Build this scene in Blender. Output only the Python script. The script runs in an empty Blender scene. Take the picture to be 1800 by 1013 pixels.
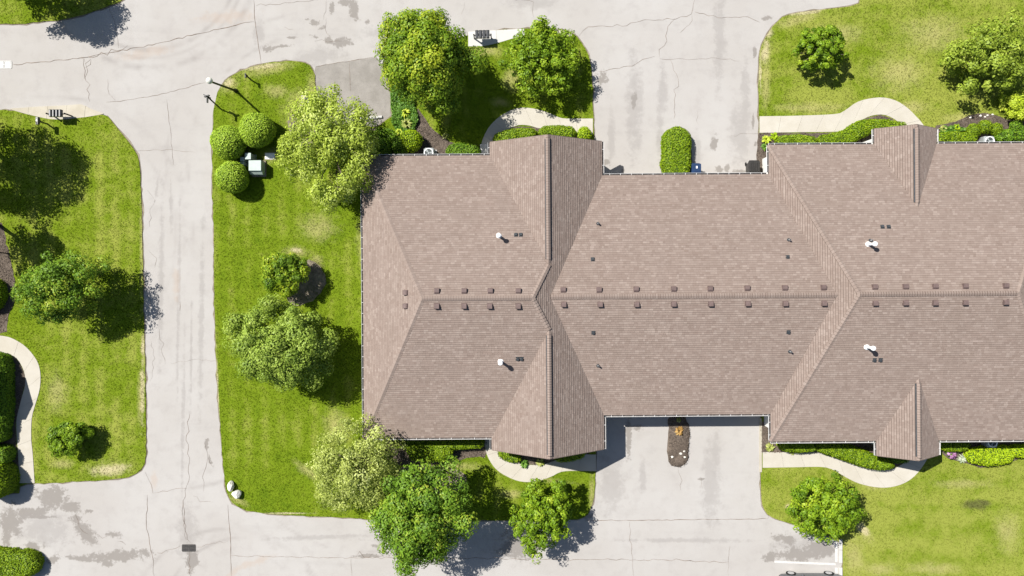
import bpy, bmesh, math, random
import numpy as np
from mathutils import Vector, Matrix

# ------------------------------------------------------------------ camera, sky, sun, exposure
S = bpy.context.scene
COL = S.collection
CAM_H = 50.0            # drone height in metres
PX = 0.04               # metres on the ground per photograph pixel (1800 px wide)
NX, NY = 900.0, 480.0   # pixel straight below the drone

cam_d = bpy.data.cameras.new('camera')
cam = bpy.data.objects.new('camera', cam_d)
COL.objects.link(cam)
cam.location = (0, 0, CAM_H)
cam.rotation_euler = (0, 0, 0)
cam_d.sensor_width = 36
cam_d.lens = 36 * (CAM_H / PX) / 1800
cam_d.shift_y = -(506.5 - NY) / 1800
cam_d.clip_end = 1500
S.camera = cam

SUN_DIR = Vector((0.648, -0.464, -1.0)).normalized()
ELEV = math.asin(-SUN_DIR.z)
world = bpy.data.worlds.new('World')
S.world = world
world.use_nodes = True
wn = world.node_tree
bgn = wn.nodes['Background']
sky = wn.nodes.new('ShaderNodeTexSky')
sky.sky_type = 'NISHITA'
sky.sun_disc = False
sky.sun_elevation = ELEV
sky.sun_rotation = math.atan2(-0.648, 0.464)
wn.links.new(sky.outputs[0], bgn.inputs[0])
bgn.inputs[1].default_value = 0.062
sun_d = bpy.data.lights.new('sun', 'SUN')
sun_d.energy = 5.0
sun_d.angle = math.radians(0.5)
sun_d.color = (1.0, 0.965, 0.91)
sun = bpy.data.objects.new('sun', sun_d)
COL.objects.link(sun)
sun.rotation_euler = SUN_DIR.to_track_quat('-Z', 'Y').to_euler()
sun.location = (-30, 22, 60)
S.view_settings.view_transform = 'Standard'
S.view_settings.look = 'None'
S.view_settings.gamma = 1
S.view_settings.use_curve_mapping = False
S.view_settings.exposure = 0.75

random.seed(7)
rng = np.random.default_rng(11)
PI = math.pi


def W(px, py, z=0.0):
    """Real place of a thing standing at height z."""
    k = PX * (1 - z / CAM_H)
    return Vector(((px - NX) * k, -(py - NY) * k, z))


# ------------------------------------------------------------------ bookkeeping
def tag(o, label=None, cat=None, group=None, kind=None):
    if label: o['label'] = label
    if cat: o['category'] = cat
    if group: o['group'] = group
    if kind: o['kind'] = kind
    return o


def link(o, parent=None):
    COL.objects.link(o)
    if parent is not None: o.parent = parent
    return o


def thing(name, loc, label, cat, group=None, rz=0.0):
    o = bpy.data.objects.new(name, None)
    o.empty_display_size = 0.3
    o.location = loc
    o.rotation_euler = (0, 0, rz)
    link(o)
    return tag(o, label, cat, group)


class MB:
    """collects shapes for ONE mesh object"""
    def __init__(s):
        s.v = []; s.f = []; s.mi = []

    def poly(s, pts, mi=0):
        n = len(s.v)
        s.v += [tuple(p) for p in pts]
        s.f.append(tuple(range(n, n + len(pts)))); s.mi.append(mi)

    def box(s, c, d, mi=0, rz=0.0, taper=1.0, bev=0.0):
        cx, cy, cz = c; dx, dy, dz = d[0] / 2, d[1] / 2, d[2] / 2
        if bev > 0:
            b = bev
            def ring(x, y, z):
                return [(-x + b, -y, z), (x - b, -y, z), (x, -y + b, z), (x, y - b, z), (x - b, y, z), (-x + b, y, z), (-x, y - b, z), (-x, -y + b, z)]
            rings = [ring(dx * taper, dy * taper, -dz), ring(dx, dy, dz - b), ring(dx - b * .6, dy - b * .6, dz)]
        else:
            def ring(x, y, z):
                return [(-x, -y, z), (x, -y, z), (x, y, z), (-x, y, z)]
            rings = [ring(dx * taper, dy * taper, -dz), ring(dx, dy, dz)]
        ca, sa = math.cos(rz), math.sin(rz)
        rr = [[(cx + x * ca - y * sa, cy + x * sa + y * ca, cz + z) for x, y, z in r] for r in rings]
        s.loft(rr, mi)

    def loft(s, rings, mi=0, cap=True):
        n = len(rings[0]); b = len(s.v)
        for r in rings: s.v += [tuple(p) for p in r]
        for i in range(len(rings) - 1):
            for j in range(n):
                k = (j + 1) % n
                s.f.append((b + i * n + j, b + i * n + k, b + (i + 1) * n + k, b + (i + 1) * n + j)); s.mi.append(mi)
        if cap:
            s.f.append(tuple(b + j for j in reversed(range(n)))); s.mi.append(mi)
            s.f.append(tuple(b + (len(rings) - 1) * n + j for j in range(n))); s.mi.append(mi)

    def tube(s, pts, rad, n=8, mi=0):
        pts = [Vector(p) for p in pts]
        if not isinstance(rad, (list, tuple)): rad = [rad] * len(pts)
        rings = []
        for i, p in enumerate(pts):
            d = (pts[min(i + 1, len(pts) - 1)] - pts[max(i - 1, 0)])
            if d.length < 1e-6: d = Vector((0, 0, 1))
            d.normalize()
            a = Vector((0, 0, 1)) if abs(d.z) < .9 else Vector((1, 0, 0))
            u = d.cross(a).normalized(); w = d.cross(u)
            rings.append([p + (u * math.cos(2 * PI * k / n) + w * math.sin(2 * PI * k / n)) * rad[i] for k in range(n)])
        s.loft(rings, mi)

    def lathe(s, c, prof, n=16, mi=0):
        c = Vector(c)
        s.loft([[c + Vector((r * math.cos(2 * PI * k / n), r * math.sin(2 * PI * k / n), z)) for k in range(n)] for r, z in prof], mi)

    def torus(s, c, R, r, n=20, m=6, mi=0, a0=0, a1=2 * PI):
        c = Vector(c); b = len(s.v)
        for i in range(n):
            t = a0 + (a1 - a0) * i / n
            for j in range(m):
                q = 2 * PI * j / m
                s.v.append((c.x + (R + r * math.cos(q)) * math.cos(t), c.y + (R + r * math.cos(q)) * math.sin(t), c.z + r * math.sin(q)))
        for i in range(n):
            for j in range(m):
                i2 = (i + 1) % n; j2 = (j + 1) % m
                s.f.append((b + i * m + j, b + i2 * m + j, b + i2 * m + j2, b + i * m + j2)); s.mi.append(mi)

    def mesh(s, name, mats):
        me = bpy.data.meshes.new(name)
        me.from_pydata([tuple(v) for v in s.v], [], s.f)
        if not isinstance(mats, (list, tuple)): mats = [mats]
        for m in mats: me.materials.append(m)
        me.polygons.foreach_set('material_index', s.mi)
        bm = bmesh.new(); bm.from_mesh(me)
        bmesh.ops.recalc_face_normals(bm, faces=bm.faces[:])
        bm.to_mesh(me); bm.free()
        return me

    def build(s, name, mats, parent=None, smooth=False):
        me = s.mesh(name, mats)
        if smooth: me.polygons.foreach_set('use_smooth', [True] * len(me.polygons))
        return link(bpy.data.objects.new(name, me), parent)


def np_mesh(name, V, F, mats, parent=None, tint=None, kind=None, link_it=True):
    """fast mesh of equal-sized faces from numpy arrays"""
    V = np.asarray(V, np.float32); F = np.asarray(F, np.int32)
    me = bpy.data.meshes.new(name)
    nf, k = F.shape
    me.vertices.add(len(V)); me.vertices.foreach_set('co', V.ravel())
    me.loops.add(nf * k); me.loops.foreach_set('vertex_index', F.ravel())
    me.polygons.add(nf)
    me.polygons.foreach_set('loop_start', np.arange(0, nf * k, k, dtype=np.int32))
    me.polygons.foreach_set('loop_total', np.full(nf, k, np.int32))
    me.update(calc_edges=True)
    me.materials.append(mats)
    if tint is not None:
        a = me.attributes.new('tint', 'FLOAT', 'FACE')
        a.data.foreach_set('value', np.asarray(tint, np.float32))
    o = bpy.data.objects.new(name, me)
    if link_it: link(o, parent)
    if kind: o['kind'] = kind
    return o


# ------------------------------------------------------------------ node helper
class NT:
    def __init__(s, name):
        s.m = bpy.data.materials.new(name); s.m.use_nodes = True
        s.t = s.m.node_tree; s.t.nodes.clear()
        s.out = s.t.nodes.new('ShaderNodeOutputMaterial')
        s._pos = None

    def n(s, kind, **kw):
        nd = s.t.nodes.new(kind)
        for k, v in kw.items(): setattr(nd, k, v)
        return nd

    def put(s, sock, v):
        if hasattr(v, 'is_linked'): s.t.links.new(v, sock)
        elif isinstance(v, (int, float)) and sock.type == 'RGBA': sock.default_value = (v, v, v, 1)
        elif isinstance(v, tuple) and len(v) == 3 and sock.type == 'RGBA': sock.default_value = (*v, 1)
        else: sock.default_value = v

    def pos(s):
        if s._pos is None: s._pos = s.n('ShaderNodeNewGeometry').outputs['Position']
        return s._pos

    def noise(s, scale, detail=3, rough=.55, vec=None, dist=0.0, color=False, stretch=None):
        nd = s.n('ShaderNodeTexNoise')
        v = vec if vec is not None else s.pos()
        if stretch:
            mp = s.n('ShaderNodeMapping'); mp.inputs['Scale'].default_value = stretch
            s.put(mp.inputs[0], v); v = mp.outputs[0]
        s.put(nd.inputs['Vector'], v)
        nd.inputs['Scale'].default_value = scale; nd.inputs['Detail'].default_value = detail
        nd.inputs['Roughness'].default_value = rough; nd.inputs['Distortion'].default_value = dist
        return nd.outputs['Color' if color else 'Fac']

    def math(s, op, a, b=0.0, c=None, clamp=False):
        nd = s.n('ShaderNodeMath', operation=op, use_clamp=clamp)
        s.put(nd.inputs[0], a); s.put(nd.inputs[1], b)
        if c is not None: s.put(nd.inputs[2], c)
        return nd.outputs[0]

    def ramp(s, v, a, b, lo=0.0, hi=1.0, smooth=True):
        nd = s.n('ShaderNodeMapRange', interpolation_type='SMOOTHSTEP' if smooth else 'LINEAR')
        s.put(nd.inputs[0], v)
        nd.inputs[1].default_value = a; nd.inputs[2].default_value = b
        nd.inputs[3].default_value = lo; nd.inputs[4].default_value = hi
        return nd.outputs[0]

    def mix(s, f, a, b, mode='MIX'):
        nd = s.n('ShaderNodeMix', data_type='RGBA', blend_type=mode)
        s.put(nd.inputs[0], f); s.put(nd.inputs[6], a); s.put(nd.inputs[7], b)
        return nd.outputs[2]

    def attr(s, name='tint'):
        return s.n('ShaderNodeAttribute', attribute_name=name).outputs['Fac']

    def blobs(s, lst, vec=None):
        """smallest normalised distance to a list of ellipses (px, py, rx, ry, degrees) on the ground"""
        cur = None
        v = vec if vec is not None else s.pos()
        for (px, py, rx, ry, *rest) in lst:
            a = rest[0] if rest else 0
            mp = s.n('ShaderNodeMapping', vector_type='TEXTURE')
            w = W(px, py)
            mp.inputs['Location'].default_value = (w.x, w.y, 0)
            mp.inputs['Rotation'].default_value = (0, 0, math.radians(-a))
            mp.inputs['Scale'].default_value = (rx * PX, ry * PX, 60)
            s.put(mp.inputs[0], v)
            ln = s.n('ShaderNodeVectorMath', operation='LENGTH'); s.put(ln.inputs[0], mp.outputs[0])
            cur = ln.outputs['Value'] if cur is None else s.math('MINIMUM', cur, ln.outputs['Value'])
        return cur

    def bsdf(s, color, rough=.9, spec=.2, metal=0.0, bump=None, bstr=.3, bdist=.02):
        p = s.n('ShaderNodeBsdfPrincipled')
        s.put(p.inputs['Base Color'], color); s.put(p.inputs['Roughness'], rough)
        p.inputs['Specular IOR Level'].default_value = spec; p.inputs['Metallic'].default_value = metal
        if bump is not None:
            b = s.n('ShaderNodeBump'); b.inputs['Strength'].default_value = bstr; b.inputs['Distance'].default_value = bdist
            s.put(b.inputs['Height'], bump); s.t.links.new(b.outputs[0], p.inputs['Normal'])
        s.t.links.new(p.outputs[0], s.out.inputs[0])
        return s.m


def plain(name, c, rough=.7, spec=.3, metal=0.0, var=.18, scale=6.0):
    t = NT(name)
    nz = t.noise(scale, 4)
    lo = tuple(x * (1 - var) for x in c); hi = tuple(min(1, x * (1 + var)) for x in c)
    return t.bsdf(t.mix(t.ramp(nz, .3, .7), lo, hi), rough, spec, metal)


# ------------------------------------------------------------------ materials: ground
def mat_pavement():
    t = NT('old_pavement')
    big = t.noise(.16, 4, .6); mid = t.noise(1.1, 5, .65); fine = t.noise(38, 3, .7)
    speck = t.noise(95, 2, .6)
    streak = t.noise(.5, 4, .6, stretch=(.12, 1.6, 1))
    streak2 = t.noise(.7, 4, .6, stretch=(1.8, .1, 1))
    c = t.mix(t.ramp(big, .35, .68), (.345, .325, .302), (.374, .358, .338))
    c = t.mix(t.ramp(mid, .45, .75, 0, .4), c, (.275, .256, .24))
    c = t.mix(t.ramp(streak, .55, .8, 0, .28), c, (.255, .242, .23))
    c = t.mix(t.ramp(streak2, .56, .8, 0, .25), c, (.385, .372, .358))
    c = t.mix(t.ramp(fine, .38, .7, 0, .35), c, (.255, .24, .228))
    c = t.mix(t.ramp(speck, .6, .75, 0, .35), c, (.43, .415, .395))
    # old tyre sweeps, damp and oily marks, rust: soft fields kept on the mesh, ragged edges made here
    patchy = t.ramp(t.noise(.25, 3, .6), .42, .6)
    c = t.mix(t.math('MULTIPLY', t.attr('sweep'), patchy), c, (.19, .172, .16))
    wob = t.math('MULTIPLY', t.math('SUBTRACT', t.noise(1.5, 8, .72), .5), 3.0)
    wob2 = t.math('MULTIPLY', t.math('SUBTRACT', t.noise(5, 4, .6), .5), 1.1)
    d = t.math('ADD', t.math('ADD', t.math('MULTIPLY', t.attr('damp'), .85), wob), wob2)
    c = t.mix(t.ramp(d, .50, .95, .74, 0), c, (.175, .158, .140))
    c = t.mix(t.ramp(t.math('ADD', t.attr('faint'), wob), .3, 1.1, .38, 0), c, (.205, .19, .178))
    c = t.mix(t.ramp(t.math('ADD', t.attr('rust'), wob), .2, 1.1, .35, 0), c, (.34, .26, .20))
    h = t.math('ADD', t.math('MULTIPLY', fine, .5), speck)
    return t.bsdf(c, .93, .15, bump=h, bstr=.35, bdist=.01)


def mat_grass(tuft=False):
    t = NT('grass_blades' if tuft else 'lawn_turf')
    big = t.noise(.22, 4, .6); mid = t.noise(1.2, 5, .65); fine = t.noise(9, 4, .7); fin2 = t.noise(34, 2, .6)
    sx = t.n('ShaderNodeSeparateXYZ'); t.put(sx.inputs[0], t.pos())
    g_dark, g_mid, g_lite, straw = (.080, .132, .005), (.124, .180, .008), (.222, .250, .042), (.37, .33, .14)
    # mowing stripes (up-down on the middle lawn, across on the right lawn)
    wv = t.math('SINE', t.math('ADD', t.math('MULTIPLY', sx.outputs[0], 5.4), t.math('MULTIPLY', mid, 2.0)))
    wh = t.math('SINE', t.math('ADD', t.math('MULTIPLY', sx.outputs[1], 3.6), t.math('MULTIPLY', mid, 2.2)))
    right = t.ramp(sx.outputs[0], 14, 19)
    st = t.math('ADD', t.math('MULTIPLY', wv, t.math('SUBTRACT', 1.0, right)), t.math('MULTIPLY', wh, right))
    f = t.math('ADD', t.math('MULTIPLY', t.math('SUBTRACT', big, .5), 1.2), t.math('MULTIPLY', t.math('SUBTRACT', mid, .5), .85))
    f = t.math('ADD', f, t.math('MULTIPLY', t.math('MULTIPLY', st, t.ramp(big, .35, .6)), .10))
    f = t.math('ADD', f, t.math('MULTIPLY', t.math('SUBTRACT', fine, .5), .42))
    f = t.math('ADD', f, t.math('MULTIPLY', t.math('SUBTRACT', fin2, .5), .5))
    f = t.math('ADD', f, t.ramp(sx.outputs[0], 12, 22, .5, .80))     # thinner, paler turf on the right
    f = t.math('ADD', f, t.ramp(sx.outputs[0], -29, -20, .16, 0))
    c = t.mix(t.ramp(f, .12, .52), g_dark, g_mid)
    c = t.mix(t.ramp(f, .48, .95), c, g_lite)
    wob = t.math('MULTIPLY', t.math('SUBTRACT', t.noise(1.3, 5, .7), .5), 1.5)
    dry = [(247, 700, 7, 62), (252, 610, 6, 30), (190, 824, 44, 17, -4), (110, 815, 24, 10), (100, 690, 22, 40), (470, 122, 60, 13, -12), (405, 150, 22, 14, -30), (520, 190, 26, 40, 20), (485, 160, 26, 16), (550, 160, 14, 44),
           (1346, 92, 12, 36, 12), (1400, 36, 52, 11, -14), (1345, 150, 10, 60), (1420, 190, 80, 12), (1580, 130, 60, 40), (1640, 60, 70, 40), (1700, 210, 50, 14), (520, 445, 30, 14), (555, 460, 18, 14), (640, 420, 16, 50),
           (560, 400, 40, 30), (590, 750, 24, 40), (545, 830, 40, 10, 35), (1010, 820, 36, 8), (1040, 870, 6, 50), (1384, 892, 9, 8), (1517, 935, 30, 14, 50), (1500, 980, 24, 40), (1545, 1000, 40, 14), (1640, 1000, 60, 14),
           (1520, 850, 40, 8, 20), (1690, 850, 60, 10), (1770, 935, 26, 44), (410, 893, 18, 6, 35), (900, 140, 20, 26), (855, 90, 40, 12), (880, 180, 26, 10), (420, 880, 24, 8, 30), (900, 868, 30, 10), (478, 275, 22, 16), (800, 820, 60, 10),
           (250, 430, 5, 130), (940, 840, 70, 7, 8), (1480, 60, 50, 20), (1600, 190, 40, 14)]
    d = t.math('ADD', t.blobs(dry), wob)
    d = t.math('ADD', d, t.math('MULTIPLY', t.math('SUBTRACT', fine, .5), 1.4))
    c = t.mix(t.ramp(d, -.1, 1.2, .58, 0), c, straw)
    bare = [(1345, 92, 9, 26, 6), (1350, 58, 10, 12, 40), (190, 826, 40, 12, -4), (251, 690, 5, 70), (252, 610, 4, 24), (465, 117, 44, 6, -8), (400, 146, 14, 9, -40), (535, 185, 16, 16), (1518, 930, 18, 8, 50), (1385, 890, 5, 4), (412, 889, 14, 3, 40),
            (1420, 22, 40, 4, -8), (520, 440, 12, 5), (1336, 130, 3, 40), (500, 902, 60, 2), (384, 700, 2, 100, -2)]
    d = t.math('ADD', t.blobs(bare), t.math('MULTIPLY', wob, 1.3))
    c = t.mix(t.math('MULTIPLY', t.ramp(d, .2, 1.1, .9, 0), t.ramp(fin2, .35, .6, .45, 1)), c, (.47, .41, .25))
    soil = [(1712, 888, 30, 11, 4), (1728, 884, 18, 7, 12), (548, 470, 26, 16), (153, 757, 15, 11), (176, 478, 9, 8), (690, 850, 20, 9)]  # leading pair: a dark shadow blob painted into the turf; others bare earth
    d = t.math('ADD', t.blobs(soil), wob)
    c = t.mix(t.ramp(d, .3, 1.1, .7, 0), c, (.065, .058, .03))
    clov = t.ramp(t.noise(60, 2, .5), .72, .78, 0, .5)
    c = t.mix(clov, c, (.40, .40, .2))
    if tuft:
        p = t.n('ShaderNodeBsdfDiffuse'); t.put(p.inputs[0], c)
        q = t.n('ShaderNodeBsdfTranslucent'); t.put(q.inputs[0], c)
        mx = t.n('ShaderNodeMixShader'); mx.inputs[0].default_value = .5
        t.t.links.new(p.outputs[0], mx.inputs[1]); t.t.links.new(q.outputs[0], mx.inputs[2]); t.t.links.new(mx.outputs[0], t.out.inputs[0])
        return t.m
    return t.bsdf(c, .95, .08, bump=t.math('ADD', fine, fin2), bstr=.6, bdist=.05)


def mat_mulch(name='bark_mulch', a=(.055, .043, .034), b=(.165, .132, .106)):
    t = NT(name)
    n1 = t.noise(22, 4, .7, stretch=(1, 1.8, 1)); n2 = t.noise(1.4, 4, .6); n3 = t.noise(60, 2)
    c = t.mix(t.ramp(n1, .35, .7), a, b)
    c = t.mix(t.ramp(n2, .45, .7, 0, .5), c, tuple(x * 1.35 for x in b))
    c = t.mix(t.ramp(n3, .66, .75, 0, .6), c, (.26, .21, .16))
    return t.bsdf(c, .95, .1, bump=n1, bstr=.8, bdist=.05)


def mat_concrete(name='pale_concrete', c0=(.405, .375, .315), c1=(.44, .412, .355)):
    t = NT(name)
    big = t.noise(.9, 5, .6); fine = t.noise(45, 3, .7); spot = t.noise(5, 4, .7)
    c = t.mix(t.ramp(big, .35, .65), c0, c1)
    c = t.mix(t.ramp(spot, .5, .85, 0, .22), c, tuple(x * .85 for x in c0))
    c = t.mix(t.ramp(fine, .5, .75, 0, .3), c, tuple(x * .8 for x in c0))
    oi = t.n('ShaderNodeObjectInfo')
    c = t.mix(t.math('MULTIPLY', oi.outputs['Random'], .25), c, tuple(x * .82 for x in c0))
    return t.bsdf(c, .9, .2, bump=fine, bstr=.2, bdist=.004)


def mat_shingle():
    t = NT('roof_shingle')
    a = t.attr('tint'); fine = t.noise(55, 3, .7); patch = t.noise(.55, 4, .65); gran = t.noise(140, 2)
    c = t.mix(t.ramp(a, 0, .5, smooth=False), (.192, .146, .123), (.223, .174, .148))
    c = t.mix(t.ramp(a, .5, 1, smooth=False), c, (.268, .216, .186))
    red = t.noise(2.3, 3, .6, stretch=(.5, 1.5, 1))
    c = t.mix(t.ramp(red, .56, .8, 0, .38), c, (.212, .150, .126))
    c = t.mix(t.ramp(patch, .42, .72, 0, .35), c, (.188, .146, .122))
    c = t.mix(t.ramp(fine, .4, .7, 0, .25), c, (.19, .152, .128))
    sx = t.noise(.35, 5, .7); c = t.mix(t.ramp(sx, .5, .75, 0, .22), c, (.17, .135, .118))
    c = t.mix(t.math('LESS_THAN', a, -.5), c, (.085, .062, .052))      # dark cut edges of the tabs
    return t.bsdf(c, .95, .12, bump=gran, bstr=.25, bdist=.004)


BRIGHT = {'leaf_boxball': 1.45, 'leaf_hedge': 1.3, 'leaf_deep_hedge': 1.4, 'leaf_golden': 1.35, 'leaf_ash': 1.5, 'leaf_pale': 1.3, 'leaf_lime': 1.35, 'leaf_linden': 1.62, 'leaf_maple': 1.6, 'leaf_oak': 1.6, 'leaf_olive': 1.65,
          'leaf_yellow': 1.6, 'petal_pink': 1.0, 'leaf_orange': 1.0, 'leaf_grey': 1.0, 'leaf_strappy': 1.1}


def mat_leaf(name, dark, mid, lite, trans=.3, spec=.018):
    t = NT(name)
    k = BRIGHT.get(name, 1.3)
    dark, mid, lite = (tuple(min(.85, x * k) for x in q) for q in (dark, mid, lite))
    a = t.attr('tint')
    c = t.mix(t.ramp(a, 0, .55, smooth=False), dark, mid)
    c = t.mix(t.ramp(a, .55, 1, smooth=False), c, lite)
    d = t.n('ShaderNodeBsdfDiffuse'); t.put(d.inputs[0], c)
    q = t.n('ShaderNodeBsdfTranslucent'); t.put(q.inputs[0], t.mix(.5, c, (.22, .30, .02)))
    g = t.n('ShaderNodeBsdfGlossy'); g.inputs['Roughness'].default_value = .5; g.inputs[0].default_value = (.8, .85, .7, 1)
    m1 = t.n('ShaderNodeMixShader'); m1.inputs[0].default_value = trans
    m2 = t.n('ShaderNodeMixShader'); m2.inputs[0].default_value = spec
    L = t.t.links.new
    L(d.outputs[0], m1.inputs[1]); L(q.outputs[0], m1.inputs[2]); L(m1.outputs[0], m2.inputs[1]); L(g.outputs[0], m2.inputs[2]); L(m2.outputs[0], t.out.inputs[0])
    return t.m


M = {}
M['pave'] = mat_pavement()
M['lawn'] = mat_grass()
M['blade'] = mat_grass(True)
M['mulch'] = mat_mulch()
M['soil'] = mat_mulch('bare_soil', (.13, .108, .08), (.28, .24, .18))
M['field'] = plain('far_grass', (.10, .13, .015), .95, .05, var=.35, scale=.6)
M['walk'] = mat_concrete()
M['pad'] = mat_concrete('cream_concrete', (.37, .335, .265), (.43, .395, .325))
M['white_pad'] = mat_concrete('white_concrete', (.45, .44, .415), (.50, .49, .465))
M['old_asphalt'] = None
M['joint'] = plain('joint_dirt', (.24, .21, .17), .95, .05)
M['crack'] = plain('crack_dirt', (.17, .135, .11), .95, .05, var=.35, scale=3)
M['paint'] = plain('worn_white_paint', (.48, .47, .45), .8, .2, var=.1, scale=9)
M['shingle'] = mat_shingle()
M['deck'] = plain('roof_deck', (.16, .125, .105), .9, .1)
M['white_trim'] = plain('white_trim', (.72, .71, .69), .6, .3, var=.07)
M['gutter_in'] = plain('gutter_inside', (.10, .09, .085), .8, .2, var=.4, scale=9)
M['wall'] = plain('white_siding', (.66, .65, .62), .75, .2, var=.06, scale=14)
M['door_paint'] = plain('cream_door_paint', (.60, .57, .50), .6, .3, var=.05)
M['glass'] = plain('window_glass', (.03, .035, .04), .08, .6, var=.1)
M['vent_brown'] = plain('vent_brown', (.125, .088, .080), .65, .3, var=.12)
M['black'] = plain('black_metal', (.014, .014, .016), .5, .4, var=.2)
M['box_black'] = plain('mailbox_black', (.035, .036, .040), .38, .5, var=.15)
M['dark_rubber'] = plain('dark_rubber', (.035, .04, .045), .7, .3, var=.2)
M['white'] = plain('white_plastic', (.78, .78, .77), .5, .3, var=.05)
M['galv'] = plain('galvanised', (.36, .36, .36), .45, .5, .3, var=.12)
M['util'] = plain('utility_grey_green', (.33, .40, .365), .5, .4, var=.05)
M['util_dark'] = plain('utility_side', (.30, .36, .33), .55, .4, var=.06)
M['globe'] = plain('lamp_globe', (.66, .64, .55), .3, .5, var=.05)
M['rock'] = plain('pale_limestone', (.60, .58, .52), .9, .15, var=.2, scale=7)
M['iron'] = plain('cast_iron', (.06, .055, .05), .7, .4, var=.3, scale=12)
M['blue'] = plain('navy_plastic', (.012, .032, .085), .45, .4, var=.15)
M['bin'] = plain('charcoal_plastic', (.03, .028, .026), .5, .4, var=.2)
M['car'] = plain('grey_car_paint', (.16, .165, .175), .25, .6, .5, var=.03)
M['tyre'] = plain('tyre_rubber', (.02, .02, .02), .85, .2)
M['rim'] = plain('alloy_rim', (.62, .62, .63), .3, .6, .6, var=.05)
M['bark'] = plain('tree_bark', (.115, .09, .068), .95, .1, var=.4, scale=9)
M['bark_dark'] = plain('dark_bark', (.05, .042, .036), .95, .1, var=.4, scale=9)
M['twig'] = plain('inner_twigs', (.035, .062, .010), .95, .05, var=.4, scale=7)
M['ac'] = plain('pale_grey_metal', (.27, .29, .29), .5, .4, var=.08)
M['ac_dark'] = plain('condenser_grille', (.045, .055, .055), .6, .4, var=.3, scale=16)

t = NT('bark_chip'); a_ = t.attr('tint')
M['chips'] = t.bsdf(t.mix(t.ramp(a_, 0, 1, smooth=False), (.045, .034, .026), (.20, .16, .125)), .95, .1)
LF = {}
LF['maple'] = mat_leaf('leaf_maple', (0.045, 0.088, 0.006), (0.112, 0.182, 0.01), (0.25, 0.285, 0.018))
LF['linden'] = mat_leaf('leaf_linden', (0.045, 0.09, 0.005), (0.118, 0.19, 0.008), (0.225, 0.285, 0.018), .28)
LF['ash'] = mat_leaf('leaf_ash', (0.085, 0.132, 0.018), (0.19, 0.262, 0.036), (0.285, 0.35, 0.07))
LF['birch'] = mat_leaf('leaf_pale', (0.18, 0.22, 0.048), (0.345, 0.395, 0.085), (0.54, 0.57, 0.24), .35)
LF['birch_lime'] = mat_leaf('leaf_lime', (0.165, 0.22, 0.022), (0.325, 0.4, 0.048), (0.49, 0.535, 0.18), .35)
LF['oak'] = mat_leaf('leaf_oak', (0.042, 0.088, 0.008), (0.105, 0.185, 0.014), (0.24, 0.268, 0.026))
LF['crab'] = mat_leaf('leaf_olive', (0.075, 0.11, 0.012), (0.165, 0.22, 0.02), (0.275, 0.315, 0.055))
LF['yellow'] = mat_leaf('leaf_yellow', (0.17, 0.23, 0.012), (0.3, 0.37, 0.022), (0.42, 0.46, 0.06), .3)
LF['hedge'] = mat_leaf('leaf_hedge', (.070, .125, .003), (.140, .215, .006), (.235, .300, .012), .2)
LF['dhedge'] = mat_leaf('leaf_deep_hedge', (.042, .095, .006), (.090, .170, .009), (.165, .240, .012), .2)
LF['ball'] = mat_leaf('leaf_boxball', (.120, .190, .012), (.215, .315, .022), (.350, .445, .055), .2)
LF['lime'] = mat_leaf('leaf_golden', (0.125, 0.2, 0.004), (0.215, 0.31, 0.006), (0.32, 0.41, 0.012), .2)
LF['ivy'] = mat_leaf('leaf_ivy', (.035, .090, .010), (.085, .180, .020), (.160, .265, .045), .2)
LF['pink'] = mat_leaf('petal_pink', (.20, .07, .16), (.42, .20, .38), (.62, .40, .58), .2)
LF['orange'] = mat_leaf('leaf_orange', (0.16, 0.09, 0.02), (0.38, 0.21, 0.06), (0.55, 0.38, 0.16), .2)
LF['pale'] = mat_leaf('leaf_grey', (.25, .30, .18), (.42, .47, .33), (.60, .62, .5), .2)
LF['strap'] = mat_leaf('leaf_strappy', (.14, .18, .03), (.30, .34, .07), (.46, .45, .2), .2)


# ------------------------------------------------------------------ ground, pavement, lawns
def densify(pts, step=.45, jit=0.0, closed=True):
    out = []
    n = len(pts)
    for i in range(n if closed else n - 1):
        a = Vector(pts[i]); b = Vector(pts[(i + 1) % n])
        k = max(1, int((b - a).length / step))
        for j in range(k):
            p = a.lerp(b, j / k)
            if jit and (j or True):
                p = p + Vector((random.gauss(0, jit), random.gauss(0, jit), 0))
            out.append(p)
    if not closed: out.append(Vector(pts[-1]))
    return out


def smooth_poly(pts, it=1):
    """chaikin corner cutting on a closed outline"""
    for _ in range(it):
        q = []
        for i in range(len(pts)):
            a = Vector(pts[i]); b = Vector(pts[(i + 1) % len(pts)])
            q += [a.lerp(b, .25), a.lerp(b, .75)]
        pts = q
    return pts


def sheet(name, pts, z, mat, skirt=0.0, parent=None, kind='structure'):
    me = bpy.data.meshes.new(name)
    bm = bmesh.new()
    vs = [bm.verts.new((p[0], p[1], z)) for p in pts]
    es = [bm.edges.new((vs[i], vs[(i + 1) % len(vs)])) for i in range(len(vs))]
    bmesh.ops.triangle_fill(bm, use_beauty=True, use_dissolve=False, edges=es, normal=(0, 0, 1))
    for f in bm.faces:
        if f.normal.z < 0: f.normal_flip()
    if skirt:
        lo = [bm.verts.new((p[0], p[1], z - skirt)) for p in pts]
        for i in range(len(vs)):
            j = (i + 1) % len(vs)
            bm.faces.new((vs[i], lo[i], lo[j], vs[j]))
        bmesh.ops.recalc_face_normals(bm, faces=bm.faces[:])
        up = max(bm.faces, key=lambda f: f.calc_area())
        if up.normal.z < 0:
            for f in bm.faces: f.normal_flip()
    bm.to_mesh(me); bm.free()
    me.materials.append(mat)
    o = link(bpy.data.objects.new(name, me), parent)
    if kind: o['kind'] = kind
    return o


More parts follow.
